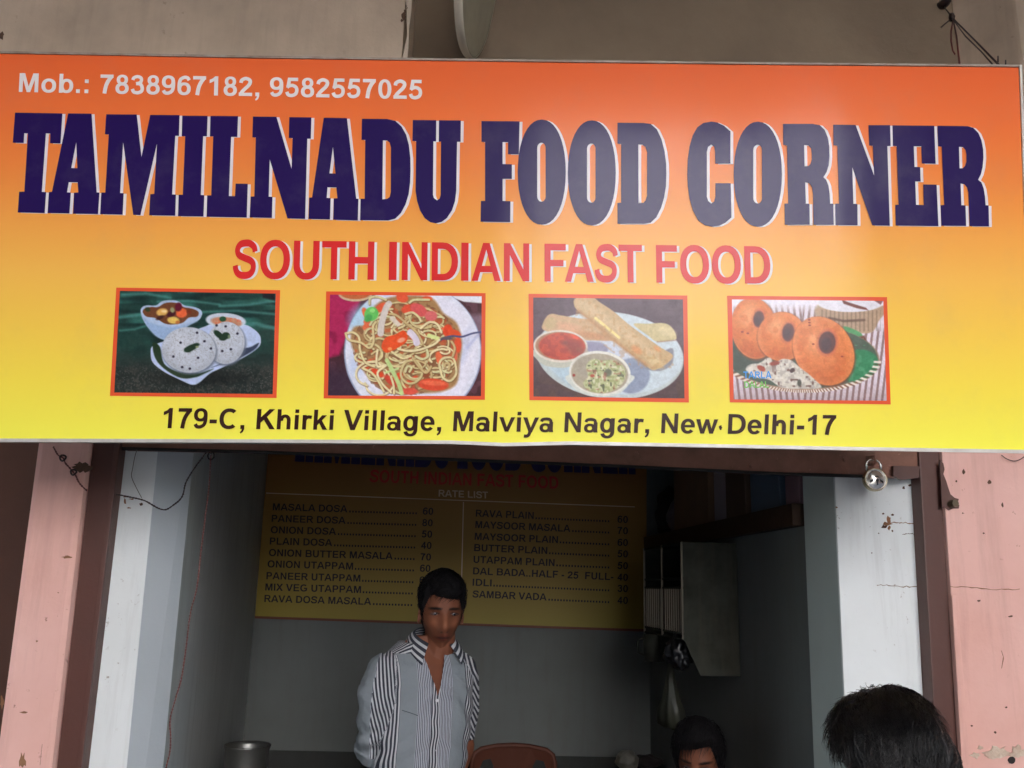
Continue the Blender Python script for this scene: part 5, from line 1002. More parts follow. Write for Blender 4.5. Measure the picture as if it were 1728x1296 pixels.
seg('wire', [(1608, 32, 2.45), (1614, 60, 2.2), (1619.5, 110, Yt + .02)], .0022, M_WIRERED)
seg('wire', [(1606, 32, 2.45), (1600, 36, 2.44), (1588, 46, 2.42)], .0024, M_WIRE)
seg('cord', [(1608, 36, 2.44), (1605, 52, 2.42), (1605, 70, 2.41), (1608, 86, 2.4), (1612, 92, 2.4)], .0026, M_WIRERED)
mb = MB(); mb.lathe([(.0005, -.016), (.008, -.012), (.011, 0), (.008, .012), (.0005, .016)], 10, Matrix.Translation(kn)); mb.build('knot', M_WIRE, stay, smooth=True)
for (x, y) in [(1697, 108), (1684, 101)]: seg('wire', [(x, y + 4, Yt + .01), (x, y - 6, Yt + .02)], .0018, M_WIRE)
# pale disc hung above the sign
YD = 2.2; dc = at(808, -68, YD); rd = (at(808, 68, YD) - dc).length
disc = empty('hanging_disc', dc, 'pale round disc seen nearly edge on, hanging above the middle of the sign', 'disc')
T = Matrix.Translation(dc) @ Matrix.Rotation(R(9), 4, 'Y') @ Matrix.Rotation(R(-7), 4, 'Z') @ Matrix.Rotation(R(90), 4, 'Y')
mb = MB(); mb.lathe([(.0005, -.004), (rd * .93, -.004), (rd * .95, -.012), (rd * .995, -.012), (rd, -.009), (rd, .012), (rd * .99, .015), (.0005, .015)], 64, T); mb.build('dish', mat('shaded_cream_plastic', lin((150, 144, 124)), .6, blot=.5, bscale=12), disc, smooth=False)  # face darker than the rim: shade on it is put into the colour
mb = MB(); mb.lathe([(rd * 1.001, -.010), (rd * 1.012, -.008), (rd * 1.012, .013), (rd * 1.001, .015)], 64, T); mb.build('rim', mat('cream_rim', lin((222, 214, 196)), .45, blot=.3, bscale=20), disc, smooth=True)
mb = MB(); mb.tube([dc, Vector((dc.x, dc.y, 3.9))], .008, 8); mb.build('rod', M_STEEL, disc)
# ------------------------------------------------------------------ people
def remesh(mb, voxel, it=2, fac=0.5):
    me = bpy.data.meshes.new('tmp'); me.from_pydata([tuple(v) for v in mb.v], [], mb.f); bm = bmesh.new(); bm.from_mesh(me)
    bmesh.ops.recalc_face_normals(bm, faces=bm.faces); bm.to_mesh(me); bm.free()
    o = bpy.data.objects.new('tmp', me); C.objects.link(o)
    r = o.modifiers.new('r', 'REMESH'); r.mode = 'VOXEL'; r.voxel_size = voxel
    if it: s = o.modifiers.new('s', 'SMOOTH'); s.iterations = it; s.factor = fac
    dg = bpy.context.evaluated_depsgraph_get(); out = bpy.data.meshes.new_from_object(o.evaluated_get(dg))
    bpy.data.objects.remove(o); return out
def limb(mb, pts, rad, n=14, flat=1.0, side=Vector((1, 0, 0))):
    """a closed tapering limb; rad: radius per point"""
    P = [Vector(p) for p in pts]; Q, RR = [], []
    for i in range(len(P) - 1):
        p0, p1, p2, p3 = P[max(i - 1, 0)], P[i], P[i + 1], P[min(i + 2, len(P) - 1)]
        for k in range(5):
            t = k / 5; Q.append(0.5 * ((2 * p1) + (p2 - p0) * t + (2 * p0 - 5 * p1 + 4 * p2 - p3) * t * t + (3 * p1 - p0 - 3 * p2 + p3) * t ** 3)); RR.append(rad[i] * (1 - t) + rad[i + 1] * t)
    Q.append(P[-1]); RR.append(rad[-1]); base = len(mb.v)
    for i, q in enumerate(Q):
        t = (Q[min(i + 1, len(Q) - 1)] - Q[max(i - 1, 0)]).normalized(); u = (side - t * side.dot(t)).normalized(); w = t.cross(u)
        for k in range(n):
            a = 2 * math.pi * k / n; mb.v.append(q + u * math.cos(a) * RR[i] + w * math.sin(a) * RR[i] * flat)
    for i in range(len(Q) - 1):
        for k in range(n):
            a, b = base + i * n + k, base + i * n + (k + 1) % n; mb.f.append((a, b, b + n, a + n))
    mb.f.append(tuple(base + k for k in reversed(range(n)))); e = base + (len(Q) - 1) * n; mb.f.append(tuple(e + k for k in range(n)))
def ball(mb, c, r, M=None, n=12):
    T = Matrix.Translation(c) @ (M.to_4x4() if M else Matrix.Identity(4))
    base = len(mb.v)
    for j in range(n + 1):
        v = math.pi * j / n
        for i in range(2 * n):
            u = math.pi * i / n; mb.v.append(T @ Vector((r[0] * math.sin(v) * math.cos(u), r[1] * math.sin(v) * math.sin(u), r[2] * math.cos(v))))
    for j in range(n):
        for i in range(2 * n):
            a, b = base + j * 2 * n + i, base + j * 2 * n + (i + 1) % (2 * n); mb.f.append((a, b, b + 2 * n, a + 2 * n))
def gs(x, s): return math.exp(-(x / s) ** 2)
def head_point(d):
    """surface of a head for a unit direction; the face looks to -y, the origin is between the ears at eye height"""
    x, y, z = d
    sx, sy, sz = .067, .092, (.110 if z > 0 else .121)
    p = Vector((x * sx, y * sy, z * sz))
    if p.z < -.01:                                           # jaw
        t = min(1, (-.01 - p.z) / .10); k = 1 - .34 * t ** 1.3; p.x *= k
        if p.y > 0: p.y *= 1 - .38 * t
        else: p.y *= 1 - .03 * t
    if p.z > .03: p.x *= 1 + .05 * min(1, (p.z - .03) / .05)
    if p.y < 0: p.y = p.y * (1 - .10 * gs(p.z - .02, .05) * (1 - abs(x)))
    if y < -.05:
        f = min(1, (-y - .05) * 2.2); X, Z, dy = abs(p.x), p.z, 0
        dy += .023 * gs(p.x, .0115 + .006 * min(1, max(0, -Z / .04))) * (math.exp(-((Z + .040) / .020) ** 2) if Z < -.040 else math.exp(-((Z + .040) / .034) ** 2)) * (1 if Z > -.06 else max(0, 1 - (-.06 - Z) / .010))
        dy += .006 * gs(X - .013, .008) * gs(Z + .046, .008)       # nostril wings
        dy += .005 * gs(X - .028, .022) * gs(Z - .019, .009)       # brow
        dy -= .012 * gs(X - .030, .016) * gs(Z - .000, .012)      # sockets
        dy += .0035 * gs(X - .031, .011) * gs(Z + .001, .006)
        dy += .006 * gs(X - .045, .018) * gs(Z + .030, .016)       # cheekbone
        dy -= .004 * gs(X - .044, .014) * gs(Z + .068, .02)
        dy += .0085 * gs(p.x, .024) * gs(Z + .075, .013)           # lips
        dy += .0035 * gs(p.x, .021) * gs(Z + .0695, .0035) + .0038 * gs(p.x, .019) * gs(Z + .0815, .0042)
        dy -= .0045 * gs(p.x, .023) * gs(Z + .0752, .0024)
        dy -= .0035 * gs(p.x, .024) * gs(Z + .0925, .006)
        dy += .005 * gs(p.x, .022) * gs(Z + .108, .014)            # chin
        p.y -= dy * f
    return p
def head_mesh(mb, M, n=56):
    base = len(mb.v)
    for j in range(n + 1):
        v = math.pi * j / n
        for i in range(2 * n):
            u = math.pi * i / n; mb.v.append(M @ head_point(Vector((math.sin(v) * math.cos(u), math.sin(v) * math.sin(u), math.cos(v)))))
    for j in range(n):
        for i in range(2 * n):
            a, b = base + j * 2 * n + i, base + j * 2 * n + (i + 1) % (2 * n); mb.f.append((a, b, b + 2 * n, a + 2 * n))
    for s in (-1, 1):
        E_ = M @ Matrix.Translation((s * .068, .014, -.012)) @ Matrix.Rotation(s * R(22), 4, 'Z') @ Matrix.Rotation(R(-12), 4, 'X')
        b0 = len(mb.v); pts = [E_ @ Vector((s * .004 + s * .004 * math.cos(a), .014 * math.cos(a), .027 * math.sin(a))) for a in [k * math.pi / 7 for k in range(14)]]
        mb.tube(pts + [pts[0]], .0048, 6); ball(mb, E_ @ Vector((0, 0, 0)), (.006, .012, .022), E_.to_3x3(), 8)
def hair_mask(p, style):
    """how much hair grows at a head point (local coordinates)"""
    az = math.atan2(p.x, -p.y)                                # 0 is the face
    a = abs(az)
    if style == 'man':  hl = .056 - .012 * math.sin(az * 1.0 + .4) if a < .75 else (.056 - (a - .75) / .55 * .075 if a < 1.3 else (-.019 - (a - 1.3) * .035))
    elif style == 'boy': hl = .050 + .014 * math.sin(az * 1.4 + .7) if a < .8 else (.050 - (a - .8) / .5 * .085 if a < 1.3 else (-.035 - (a - 1.3) * .03))
    else: hl = .055 if a < .8 else (.055 - (a - .8) / .5 * .04 if a < 1.3 else (.012 if a < 1.85 else max(-.075, .012 - (a - 1.85) * .35)))
    k = (p.z - hl) / .012; return max(0.0, min(1.0, k))
def hair(M, parent, style, m, top=.030, side=.010, strands=900, L=.04, r=.0009, n=64, wav=.0, seed=1, amp=.006, lift=1.0, m2=None, whorl=(.02, .055, .10)):
    rr = random.Random(seed); mb = MB(); vs, fs = [], []
    def hp(d):
        p = head_point(d); k = hair_mask(p, style)
        th = side + (top - side) * max(0, min(1, (p.z - .01) / .09)) ** .8
        if p.y < 0 and p.z > .05: th *= 1.15
        q_s = 34 if amp < .01 else 20; nz_ = noise.noise(Vector((p.x * q_s + seed, p.y * q_s, p.z * q_s))) + .5 * noise.noise(Vector((p.x * 90, p.y * 90 + seed, p.z * 90)))
        off = (th + amp * nz_) * k if k > 0 else 0
        nn = Vector((d.x / .9, d.y, d.z)).normalized(); return p + nn * (off if k > 0 else -.004), k, nn
    for j in range(n + 1):
        v = math.pi * j / n
        for i in range(2 * n):
            u = math.pi * i / n; vs.append(M @ hp(Vector((math.sin(v) * math.cos(u), math.sin(v) * math.sin(u), math.cos(v))))[0])
    for j in range(n):
        for i in range(2 * n):
            a, b = j * 2 * n + i, j * 2 * n + (i + 1) % (2 * n); fs.append((a, a + 2 * n, b + 2 * n, b))
    cap_ = mesh('hair', vs, fs, m, parent, smooth=True)
    sm = MB(); k = 0; NS = 9 if wav else 6
    while k < strands:
        d = Vector((rr.gauss(0, 1), rr.gauss(0, 1), rr.gauss(.35, 1))).normalized(); p, kk, nn = hp(d)
        if kk < .3: continue
        k += 1
        t = (p - Vector(whorl)); t = (t - nn * t.dot(nn)); t = t.normalized() if t.length > 1e-5 else Vector((1, 0, 0))
        if style == 'man' and p.y < -.01 and p.z > .05: t = (t + Vector((-.9, -.2, 0))).normalized()
        s_ = nn.cross(t); ll = L * rr.uniform(.6, 1.2); q = p - nn * .004; pts = []; cu = rr.uniform(-1, 1); ph = rr.uniform(0, .9) + 9 * noise.noise(p * 28) if wav else 0
        for i in range(NS):
            f = i / (NS - 1); drop = -nn * ((.010 if L < .07 else .024) * f * f) + nn * (.006 * lift * math.sin(f * math.pi) * rr.uniform(.4, 1.4))
            pts.append(M @ (q + t * ll * f + drop + s_ * (cu * .006 * f * f + wav * math.sin(f * 6.5 + ph) * f)))
        sm.tube(pts, [r * (1 - (i / (NS - 1)) ** 3 * .8) for i in range(NS)], 3, cap=False)
    st = sm.build('hair_strands', m2 or m, cap_, smooth=True); st['kind'] = 'stuff'
    return cap_
SKIN = attr_mat('brown_skin', rough=0.58, spec=0.22, bump=0.15, bumps=350)
M_HAIR = mat('black_hair', (0.006, 0.005, 0.006), 0.55, spec=0.16, bump=.5, bumps=260)
SK = np.array(lin((114, 70, 51)))
def skin_cols(me, Mi, lips=(96, 44, 40), tone=1.0, brow=True, stubble=.14):
    n = len(me.vertices); co = np.empty(n * 3); me.vertices.foreach_get('co', co); co = co.reshape(-1, 3)
    Mn = np.array(Mi); lc = co @ Mn[:3, :3].T + Mn[:3, 3]; x, y, z = np.abs(lc[:, 0]), lc[:, 1], lc[:, 2]; front = np.clip((-y - .03) / .02, 0, 1) * (z > -.13) * (z < .12)
    c = np.tile(SK * tone, (n, 1)); G = lambda a, s: np.exp(-(a / s) ** 2)
    def mx(m, col):
        nonlocal c; m = np.clip(m, 0, 1)[:, None]; c = c * (1 - m) + np.array(col) * m
    var = np.array([noise.noise(Vector((float(a) * 30, float(b) * 30, float(d) * 30))) for a, b, d in lc]); c = c * (1 + .12 * var[:, None])
    mx(front * G(lc[:, 0], .022) * G(z + .0745, .010) * 1.1, lin(lips))
    mx(front * G(lc[:, 0], .021) * G(z + .0748, .0036) * 1.5, lin((46, 22, 20)))
    mx(front * stubble * (G(lc[:, 0], .026) * G(z + .060, .006) + .5 * G(x - .0, .05) * np.clip((-.085 - z) / .02, 0, 1)), lin((50, 34, 28)))
    if brow: mx(front * np.clip(1.5 * G(x - .031, .018) * G(z - .0185 + .10 * np.abs(x - .028), .0038) * 1.4 * (x > .010) * (x < .054), 0, 1), lin((18, 12, 10)))
    mx(front * .6 * G(x - .031, .017) * G(z - .001, .010), lin((70, 40, 30)))
    mx(front * .8 * G(x - .009, .004) * G(z + .055, .0035), lin((30, 14, 12)))
    mx(.45 * front * (G(x - .04, .018) * G(z + .03, .016) + G(x, .008) * G(z + .03, .03) + .6 * G(x, .03) * G(z + .108, .010)), lin((156, 98, 70)))  # highlights on cheekbones, nose and chin put into the skin colour
    set_cols(me, c)
def eyes(M, parent, look=(0, 0)):
    EM = attr_mat('eye_surface', rough=0.15, spec=0.6)
    for s in (-1, 1):
        c = Vector((s * .031, -.0715, .000)); vs, cs, fs = [], [], []; n = 24; k = 9
        for j in range(k + 1):
            for i in range(n):
                a = 2 * math.pi * i / n; f = j / k; x = .0138 * f * math.cos(a); hh = (.0056 if math.sin(a) > 0 else .0040) * (1 - (abs(x) / .0155) ** 2) ** .5
                zz_ = hh * f * math.sin(a) if f else 0; zz_ = f * math.sin(a) * (.0046 if math.sin(a) > 0 else .0034) * max(0, 1 - (x / .0140) ** 2) ** .4
                rr_ = math.hypot(x, zz_); y = -math.sqrt(max(1e-6, .0125 ** 2 - min(rr_, .012) ** 2)) + .0125
                vs.append(M @ (c + Vector((x, y * .6 - .0045, zz_)))); di = math.hypot(x - look[0] * .004, zz_ - .0008 - look[1] * .003)
                col = (14, 9, 8) if di < .0024 else ((40, 24, 18) if di < .0052 else (112, 98, 92))
                if f > .93: col = (40, 22, 18)
                cs.append(lin(col))
        for j in range(k):
            for i in range(n):
                a, b = j * n + i, j * n + (i + 1) % n; fs.append((a, a + n, b + n, b))
        e = mesh('eye', vs, fs, EM, parent, smooth=True); set_cols(e.data, cs)
        lid = MB(); lid.tube([M @ (c + Vector((x, -.0052 - .0035 * (1 - (x / .0165) ** 2), .0062 * (1 - (x / .0165) ** 2) - .0005))) for x in [-.0165 + .0033 * q for q in range(11)]], .0017, 6)
        lid.build('upper_lid', mat('lid_skin', lin((62, 34, 26)), .5), parent, smooth=True)
def hand(mb, wrist, dirv, palm, s=1.0):
    """five separate curled fingers; dirv points to the fingertips, palm is the palm's facing"""
    d = dirv.normalized(); n = (palm - d * palm.dot(d)).normalized(); w = d.cross(n)
    limb(mb, [wrist - d * .02 * s, wrist + d * .03 * s, wrist + d * .085 * s], [.024 * s, .036 * s, .038 * s], flat=.45, side=w)
    for k, (o, L) in enumerate([(-.028, .066), (-.010, .076), (.009, .071), (.027, .056)]):
        b = wrist + d * .075 * s + w * o * s; limb(mb, [b, b + d * L * .45 * s + n * .004, b + d * L * .75 * s + n * .018 * s, b + d * L * .8 * s + n * .036 * s], [.0092 * s, .0088 * s, .0082 * s, .0070 * s], n=8, side=w)
    b = wrist + d * .02 * s - w * .028 * s; limb(mb, [b, b + d * .03 * s - w * .020 * s + n * .008, b + d * .058 * s - w * .020 * s + n * .02 * s], [.0115 * s, .010 * s, .008 * s], n=8, side=n)
def shirt_mat():
    m = bpy.data.materials.new('striped_shirt_cloth'); m.use_nodes = True; N = m.node_tree.nodes; L = m.node_tree.links; b = N['Principled BSDF']; b.inputs['Roughness'].default_value = .85
    def at_(n): a = N.new('ShaderNodeAttribute'); a.attribute_name = n; return a.outputs['Fac']
    def mt(op, a, c=None):
        x = N.new('ShaderNodeMath'); x.operation = op
        for k, v in enumerate((a, c)):
            if v is None: continue
            if isinstance(v, (int, float)): x.inputs[k].default_value = v
            else: L.new(v, x.inputs[k])
        return x.outputs[0]
    su, sm0, lxa, zn = at_('su'), at_('sm'), at_('lx'), at_('zn')
    al = mt('ABSOLUTE', lxa); st_ = mt('ADD', mt('ADD', mt('LESS_THAN', al, .060), mt('LESS_THAN', al, .015)), mt('MULTIPLY', mt('GREATER_THAN', al, .112), 2.0))
    k_ = mt('GREATER_THAN', zn, .5); sm_ = mt('ADD', mt('MULTIPLY', sm0, mt('SUBTRACT', 1.0, k_)), mt('MULTIPLY', st_, k_))
    fine = mt('GREATER_THAN', mt('FRACT', mt('DIVIDE', su, .0056)), .5); bold = mt('GREATER_THAN', mt('FRACT', mt('DIVIDE', su, .0098)), .45)
    def mix(f, A, B):
        x = N.new('ShaderNodeMix'); x.data_type = 'RGBA'; L.new(f, x.inputs[0])
        for k, v in ((6, A), (7, B)):
            if isinstance(v, tuple): x.inputs[k].default_value = (*v, 1)
            else: L.new(v, x.inputs[k])
        return x.outputs[2]
    W_, D_, P_ = lin((180, 183, 188)), lin((44, 48, 60)), lin((122, 130, 136))
    cf = mix(fine, lin((172, 176, 184)), lin((70, 74, 88))); cb_ = mix(bold, W_, D_)
    c = mix(mt('GREATER_THAN', sm_, .5), P_, cf); c = mix(mt('GREATER_THAN', sm_, 1.5), c, cb_)
    L.new(c, b.inputs['Base Color'])
    g = N.new('ShaderNodeNewGeometry'); n = N.new('ShaderNodeTexNoise'); n.inputs['Scale'].default_value = 45; n.inputs['Detail'].default_value = 4; L.new(g.outputs['Position'], n.inputs['Vector'])
    bp = N.new('ShaderNodeBump'); bp.inputs['Strength'].default_value = .35; bp.inputs['Distance'].default_value = .012; L.new(n.outputs[0], bp.inputs['Height']); L.new(bp.outputs[0], b.inputs['Normal'])
    return m
def fattr(me, name, arr): a = me.attributes.new(name, 'FLOAT', 'POINT'); a.data.foreach_set('value', np.asarray(arr, np.float32))
def torso_rings(mb, O, r, f, rings, n=28, grow=0.0, e=2.3):
    base = len(mb.v)
    for (z, cx, cy, rx, ry) in rings:
        for k in range(n):
            a = 2 * math.pi * k / n; c, s = math.cos(a), math.sin(a)
            mb.v.append(Vector((O.x, O.y, z)) + r * (cx + (rx + grow) * math.copysign(abs(c) ** (2 / e), c)) + f * (cy + (ry + grow) * math.copysign(abs(s) ** (2 / e), s)))
    m = len(rings)
    for j in range(m - 1):
        for k in range(n):
            a, b = base + j * n + k, base + j * n + (k + 1) % n; mb.f.append((a, b, b + n, a + n))
    mb.f.append(tuple(base + k for k in reversed(range(n)))); e_ = base + (m - 1) * n; mb.f.append(tuple(e_ + k for k in range(n)))

# ---- the standing man
YMN = 2.98
def man():
    ang = R(24); f = Vector((math.sin(ang), -math.cos(ang), 0)); r = Vector((math.cos(ang), math.sin(ang), 0))
    Op = at(713, 1170, YMN); O = Vector((Op.x, YMN + .02, 0)); ze = at(748, 1032, YMN).z
    zsh = at(700, 1090, YMN).z                                   # shoulder height
    hc = at(746, 1030, YMN - .075)
    HM = Matrix.Translation((hc.x - .004, YMN + .0, ze)) @ Matrix.Rotation(R(10), 4, 'Z') @ Matrix.Rotation(R(5), 4, 'X')
    rings = [(.84, 0, 0, .150, .108), (.95, 0, 0, .143, .100), (1.05, 0, 0.004, .148, .102), (1.15, 0, .006, .160, .106), (zsh - .11, 0, .004, .166, .104), (zsh - .055, 0, -.002, .158, .088), (zsh - .018, 0, -.008, .118, .070), (zsh + .012, 0, -.010, .078, .060), (zsh + .034, 0, -.004, .058, .052)]
    S1 = O + r * -.150 + Vector((0, 0, zsh - .062)); S2 = O + r * .138 + Vector((0, 0, zsh - .062))
    E1a, E1b, E1c = at(634, 1172, 2.90), at(629, 1232, 2.95), at(633, 1268, 3.0)
    E2a, E2b = at(785, 1175, 3.10), at(777, 1236, 3.13)
    body = MB(); head_mesh(body, HM)
    nb = Vector((O.x, O.y, 0)); limb(body, [Vector((O.x + .0, O.y + .01, zsh - .03)), HM @ Vector((0, .012, -.13)), HM @ Vector((0, .006, -.05))], [.058, .053, .050], side=Vector((1, 0, 0)))
    torso_rings(body, O, r, f, rings, grow=-.012)
    W1, W2 = at(668, 1340, 3.14), at(742, 1345, 3.2)
    limb(body, [S1, E1a, E1b, E1c, (E1c + W1) / 2, W1], [.026, .038, .038, .040, .034, .026]); limb(body, [S2, E2a, E2b, at(780, 1262, 3.14), (at(776, 1300, 3.16) + W2) / 2, W2], [.026, .036, .037, .041, .034, .025])
    hand(body, W1, Vector((.8, .1, -.5)), Vector((0, 1, 0.2))); hand(body, W2, Vector((-.8, .0, -.5)), Vector((0, 1, .2)))
    for s in (-1, 1):
        hp_ = O + r * s * .085; limb(body, [hp_ + Vector((0, 0, .86)), hp_ + Vector((0, 0, .5)), hp_ + Vector((0, 0, .08))], [.075, .055, .036])
        limb(body, [hp_ + Vector((0, 0, .07)), hp_ + f * .06 + Vector((0, 0, .045)), hp_ + f * .15 + Vector((0, 0, .03))], [.036, .034, .024], side=r)
    me = remesh(body, .0032, 2, .4); o = link('person', me, SKIN, None, True)
    tag(o, 'young man in a striped grey and white shirt standing with hands behind his back', 'person')
    skin_cols(me, HM.inverted()); eyes(HM, o, (0.1, .25))
    hair(HM, o, 'man', M_HAIR, top=.030, side=.004, strands=1500, L=.030, r=.0009, seed=4, amp=.004)
    # shirt
    sh = MB(); torso_rings(sh, O, r, f, rings[:-1], grow=.006)
    limb(sh, [S1 + r * .03 + Vector((0, 0, .012)), S1 + Vector((0, 0, -.015)), E1a, E1b, E1c], [.042, .048, .053, .052, .055]); limb(sh, [S2 - r * .03 + Vector((0, 0, .012)), S2 + Vector((0, 0, -.015)), E2a, E2b], [.042, .050, .050, .050])
    for c_, d_ in ((E1c, (E1c - E1b).normalized()), (E2b, (E2b - E2a).normalized())): limb(sh, [c_ - d_ * .035, c_ + d_ * .006], [.063 if c_ is E1c else .052] * 2)
    me = remesh(sh, .0042, 4, .5); bm = bmesh.new(); bm.from_mesh(me); bm.verts.ensure_lookup_table(); bm.normal_update()
    su, sm_, lxs, zns = [], [], [], []
    zv = at(744, 1166, YMN).z
    kill = []
    def segd(p, a, b): t = max(0, min(1, (p - a).dot(b - a) / (b - a).length_squared)); return (p - a - (b - a) * t).length, t
    for v in bm.verts:
        p = v.co; l = p - O; lx, lf = l.dot(r), l.dot(f)
        d1 = min(segd(p, S1, E1a)[0], segd(p, E1a, E1b)[0], segd(p, E1b, E1c)[0]); d2 = min(segd(p, S2, E2a)[0], segd(p, E2a, E2b)[0])
        arm1 = d1 < .074 and lx < -.118 - max(0, (p.z - zsh + .04)) * 0; arm2 = d2 < .066 and lx > .122
        wr = noise.noise(Vector((lx * 9 + lf * 6, lf * 9, p.z * 26))) * .0035 + noise.noise(Vector((lx * 24, lf * 24, p.z * 46 + lx * 30))) * .0018
        wr += .0028 * math.sin((p.z * 60 + abs(lx) * 55) + 3 * noise.noise(p * 9)) * (1 if p.z < zsh - .12 else .2)
        if arm1: wr *= 1.7
        v.co = p + v.normal * wr; front = 0
        if arm1:
            ax = (p - (S1 if p.z > E1a.z else E1a)); a_ = (p.x - (E1a.x + (S1.x - E1a.x) * max(0, (p.z - E1a.z) / (S1.z - E1a.z))))
            near = a_ > -.008 and p.z > E1c.z - .01
            cuff = p.z < E1c.z + .035
            sm_.append(2.2 if near else 0.0); su.append(a_ * .85 + (p.z - E1a.z) * .22 if not cuff else a_ * .9 + .05 * p.z)
        elif arm2: sm_.append(2.2 if lf > -.03 else 0); su.append(lx * .8 + p.z * .35 + lf * .5)
        elif p.z > zsh - .022 and abs(lx) > .055: sm_.append(2.2); su.append(lf + .25 * abs(lx))
        elif lf > -.02: sm_.append(0.0); su.append(lx + .0018 * math.sin(p.z * 70) * max(0, 1 - abs(lx) / .03)); front = 1
        else: sm_.append(0.0); su.append(lx)
        lxs.append(lx); zns.append(front)
    bmesh.ops.smooth_vert(bm, verts=bm.verts, factor=.3)
    bm.to_mesh(me); bm.free(); fattr(me, 'su', su); fattr(me, 'sm', sm_); fattr(me, 'lx', lxs); fattr(me, 'zn', zns)
    bm = bmesh.new(); bm.from_mesh(me)
    ap = O + r * .004 + Vector((0, 0, zv - .006)); sl = .31                     # the open neck is cut along two clean lines
    for s in (-1, 1):
        no = (r * s - Vector((0, 0, sl))).normalized()
        gf = [q_ for q_ in bm.faces if (q_.calc_center_median() - O).dot(f) > .02 and q_.calc_center_median().z > zv - .03 and abs((q_.calc_center_median() - O).dot(r)) < .09]
        ge = {e_ for q_ in gf for e_ in q_.edges}; gv = {v_ for q_ in gf for v_ in q_.verts}
        bmesh.ops.bisect_plane(bm, geom=list(gv) + list(ge) + gf, dist=1e-5, plane_co=ap, plane_no=no)
    zk = []
    for q_ in bm.faces:
        c_ = q_.calc_center_median(); l = c_ - O; lx, lf = l.dot(r), l.dot(f)
        if (lf > .02 and c_.z > ap.z and abs(lx - .004) < (c_.z - ap.z) * sl) or c_.z > zsh + .024: zk.append(q_)
    bmesh.ops.delete(bm, geom=zk, context='FACES'); bm.to_mesh(me); bm.free()
    SM = shirt_mat(); so = link('shirt', me, SM, o, True)
    # collar: a stand that folds over into two pointed flaps
    for s in (-1, 1):
        vs, fs, us = [], [], []; n = 16; nc = Vector((O.x + .004, O.y, 0))
        hcx = HM @ Vector((0, .012, -.11)); nc = Vector(((O.x + hcx.x) / 2, (O.y + hcx.y) / 2, 0))
        for i in range(n + 1):
            t = i / n; a = math.pi * (.5 - t * 1.0) * 1 ; ang_ = R(-90) + s * t * R(148)      # from the back of the neck to the front
            dx = r * math.cos(ang_ + 0) * 1.0 + f * math.sin(ang_); fr = max(0, (t - .55) / .45)
            top_ = Vector((nc.x, nc.y, zsh + .060 - .048 * t ** 1.6)) + dx * (.059 + .006 * fr); low = Vector((nc.x, nc.y, zsh + .030 - .052 * t ** 1.5 - .030 * fr ** 1.5)) + dx * (.086 + .022 * fr) + r * s * .012 * fr
            for k in range(5): q = top_.lerp(low, k / 4) + dx * .006 * math.sin(math.pi * k / 4); vs.append(q); us.append(.015 * (.3 + k / 4 * 2.2))
        for i in range(n):
            for k in range(4): a = i * 5 + k; fs.append((a, a + 1, a + 6, a + 5))
        c_ = mesh('collar', vs, fs, SM, so, smooth=True); fattr(c_.data, 'su', us); fattr(c_.data, 'sm', [2.2] * len(vs)); fattr(c_.data, 'lx', [0.0] * len(vs)); fattr(c_.data, 'zn', [0.0] * len(vs))
        md = c_.modifiers.new('t', 'SOLIDIFY'); md.thickness = .003
    for k in range(5):
        z = zv - .02 - k * .075; mb = MB(); c_ = Vector((O.x, O.y, z)) + r * .004 + f * (.112 if z < 1.2 else .112); mb.tube([c_, c_ + f * .003], .005, 10); mb.build('button', mat('shirt_button', lin((200, 200, 205)), .4), so)
    zp_ = at(690, 1196, 2.9).z; mb = MB(); mb.tube([Vector((O.x, O.y, zp_ - .004 * k_)) + r * lx_ + f * (.006 + (.104 + .010) * (1 - (abs(lx_) / .176) ** 2.3) ** (1 / 2.3)) for k_, lx_ in enumerate([-.108, -.095, -.082, -.070, -.060])], .0009, 6); mb.build('pocket_edge', mat('pocket_seam', lin((36, 40, 50)), .8), so)
    tr = MB()
    torso_rings(tr, O, r, f, [(.80, 0, 0, .150, .108), (.90, 0, 0, .150, .108), (.97, 0, 0, .136, .096)], grow=.004)
    for s in (-1, 1): hp_ = O + r * s * .085; limb(tr, [hp_ + Vector((0, 0, .88)), hp_ + Vector((0, 0, .5)), hp_ + Vector((0, 0, .09))], [.088, .075, .062])
    link('trousers', remesh(tr, .009, 2), mat('dark_trousers', lin((48, 46, 50)), .8), o, True)
man()
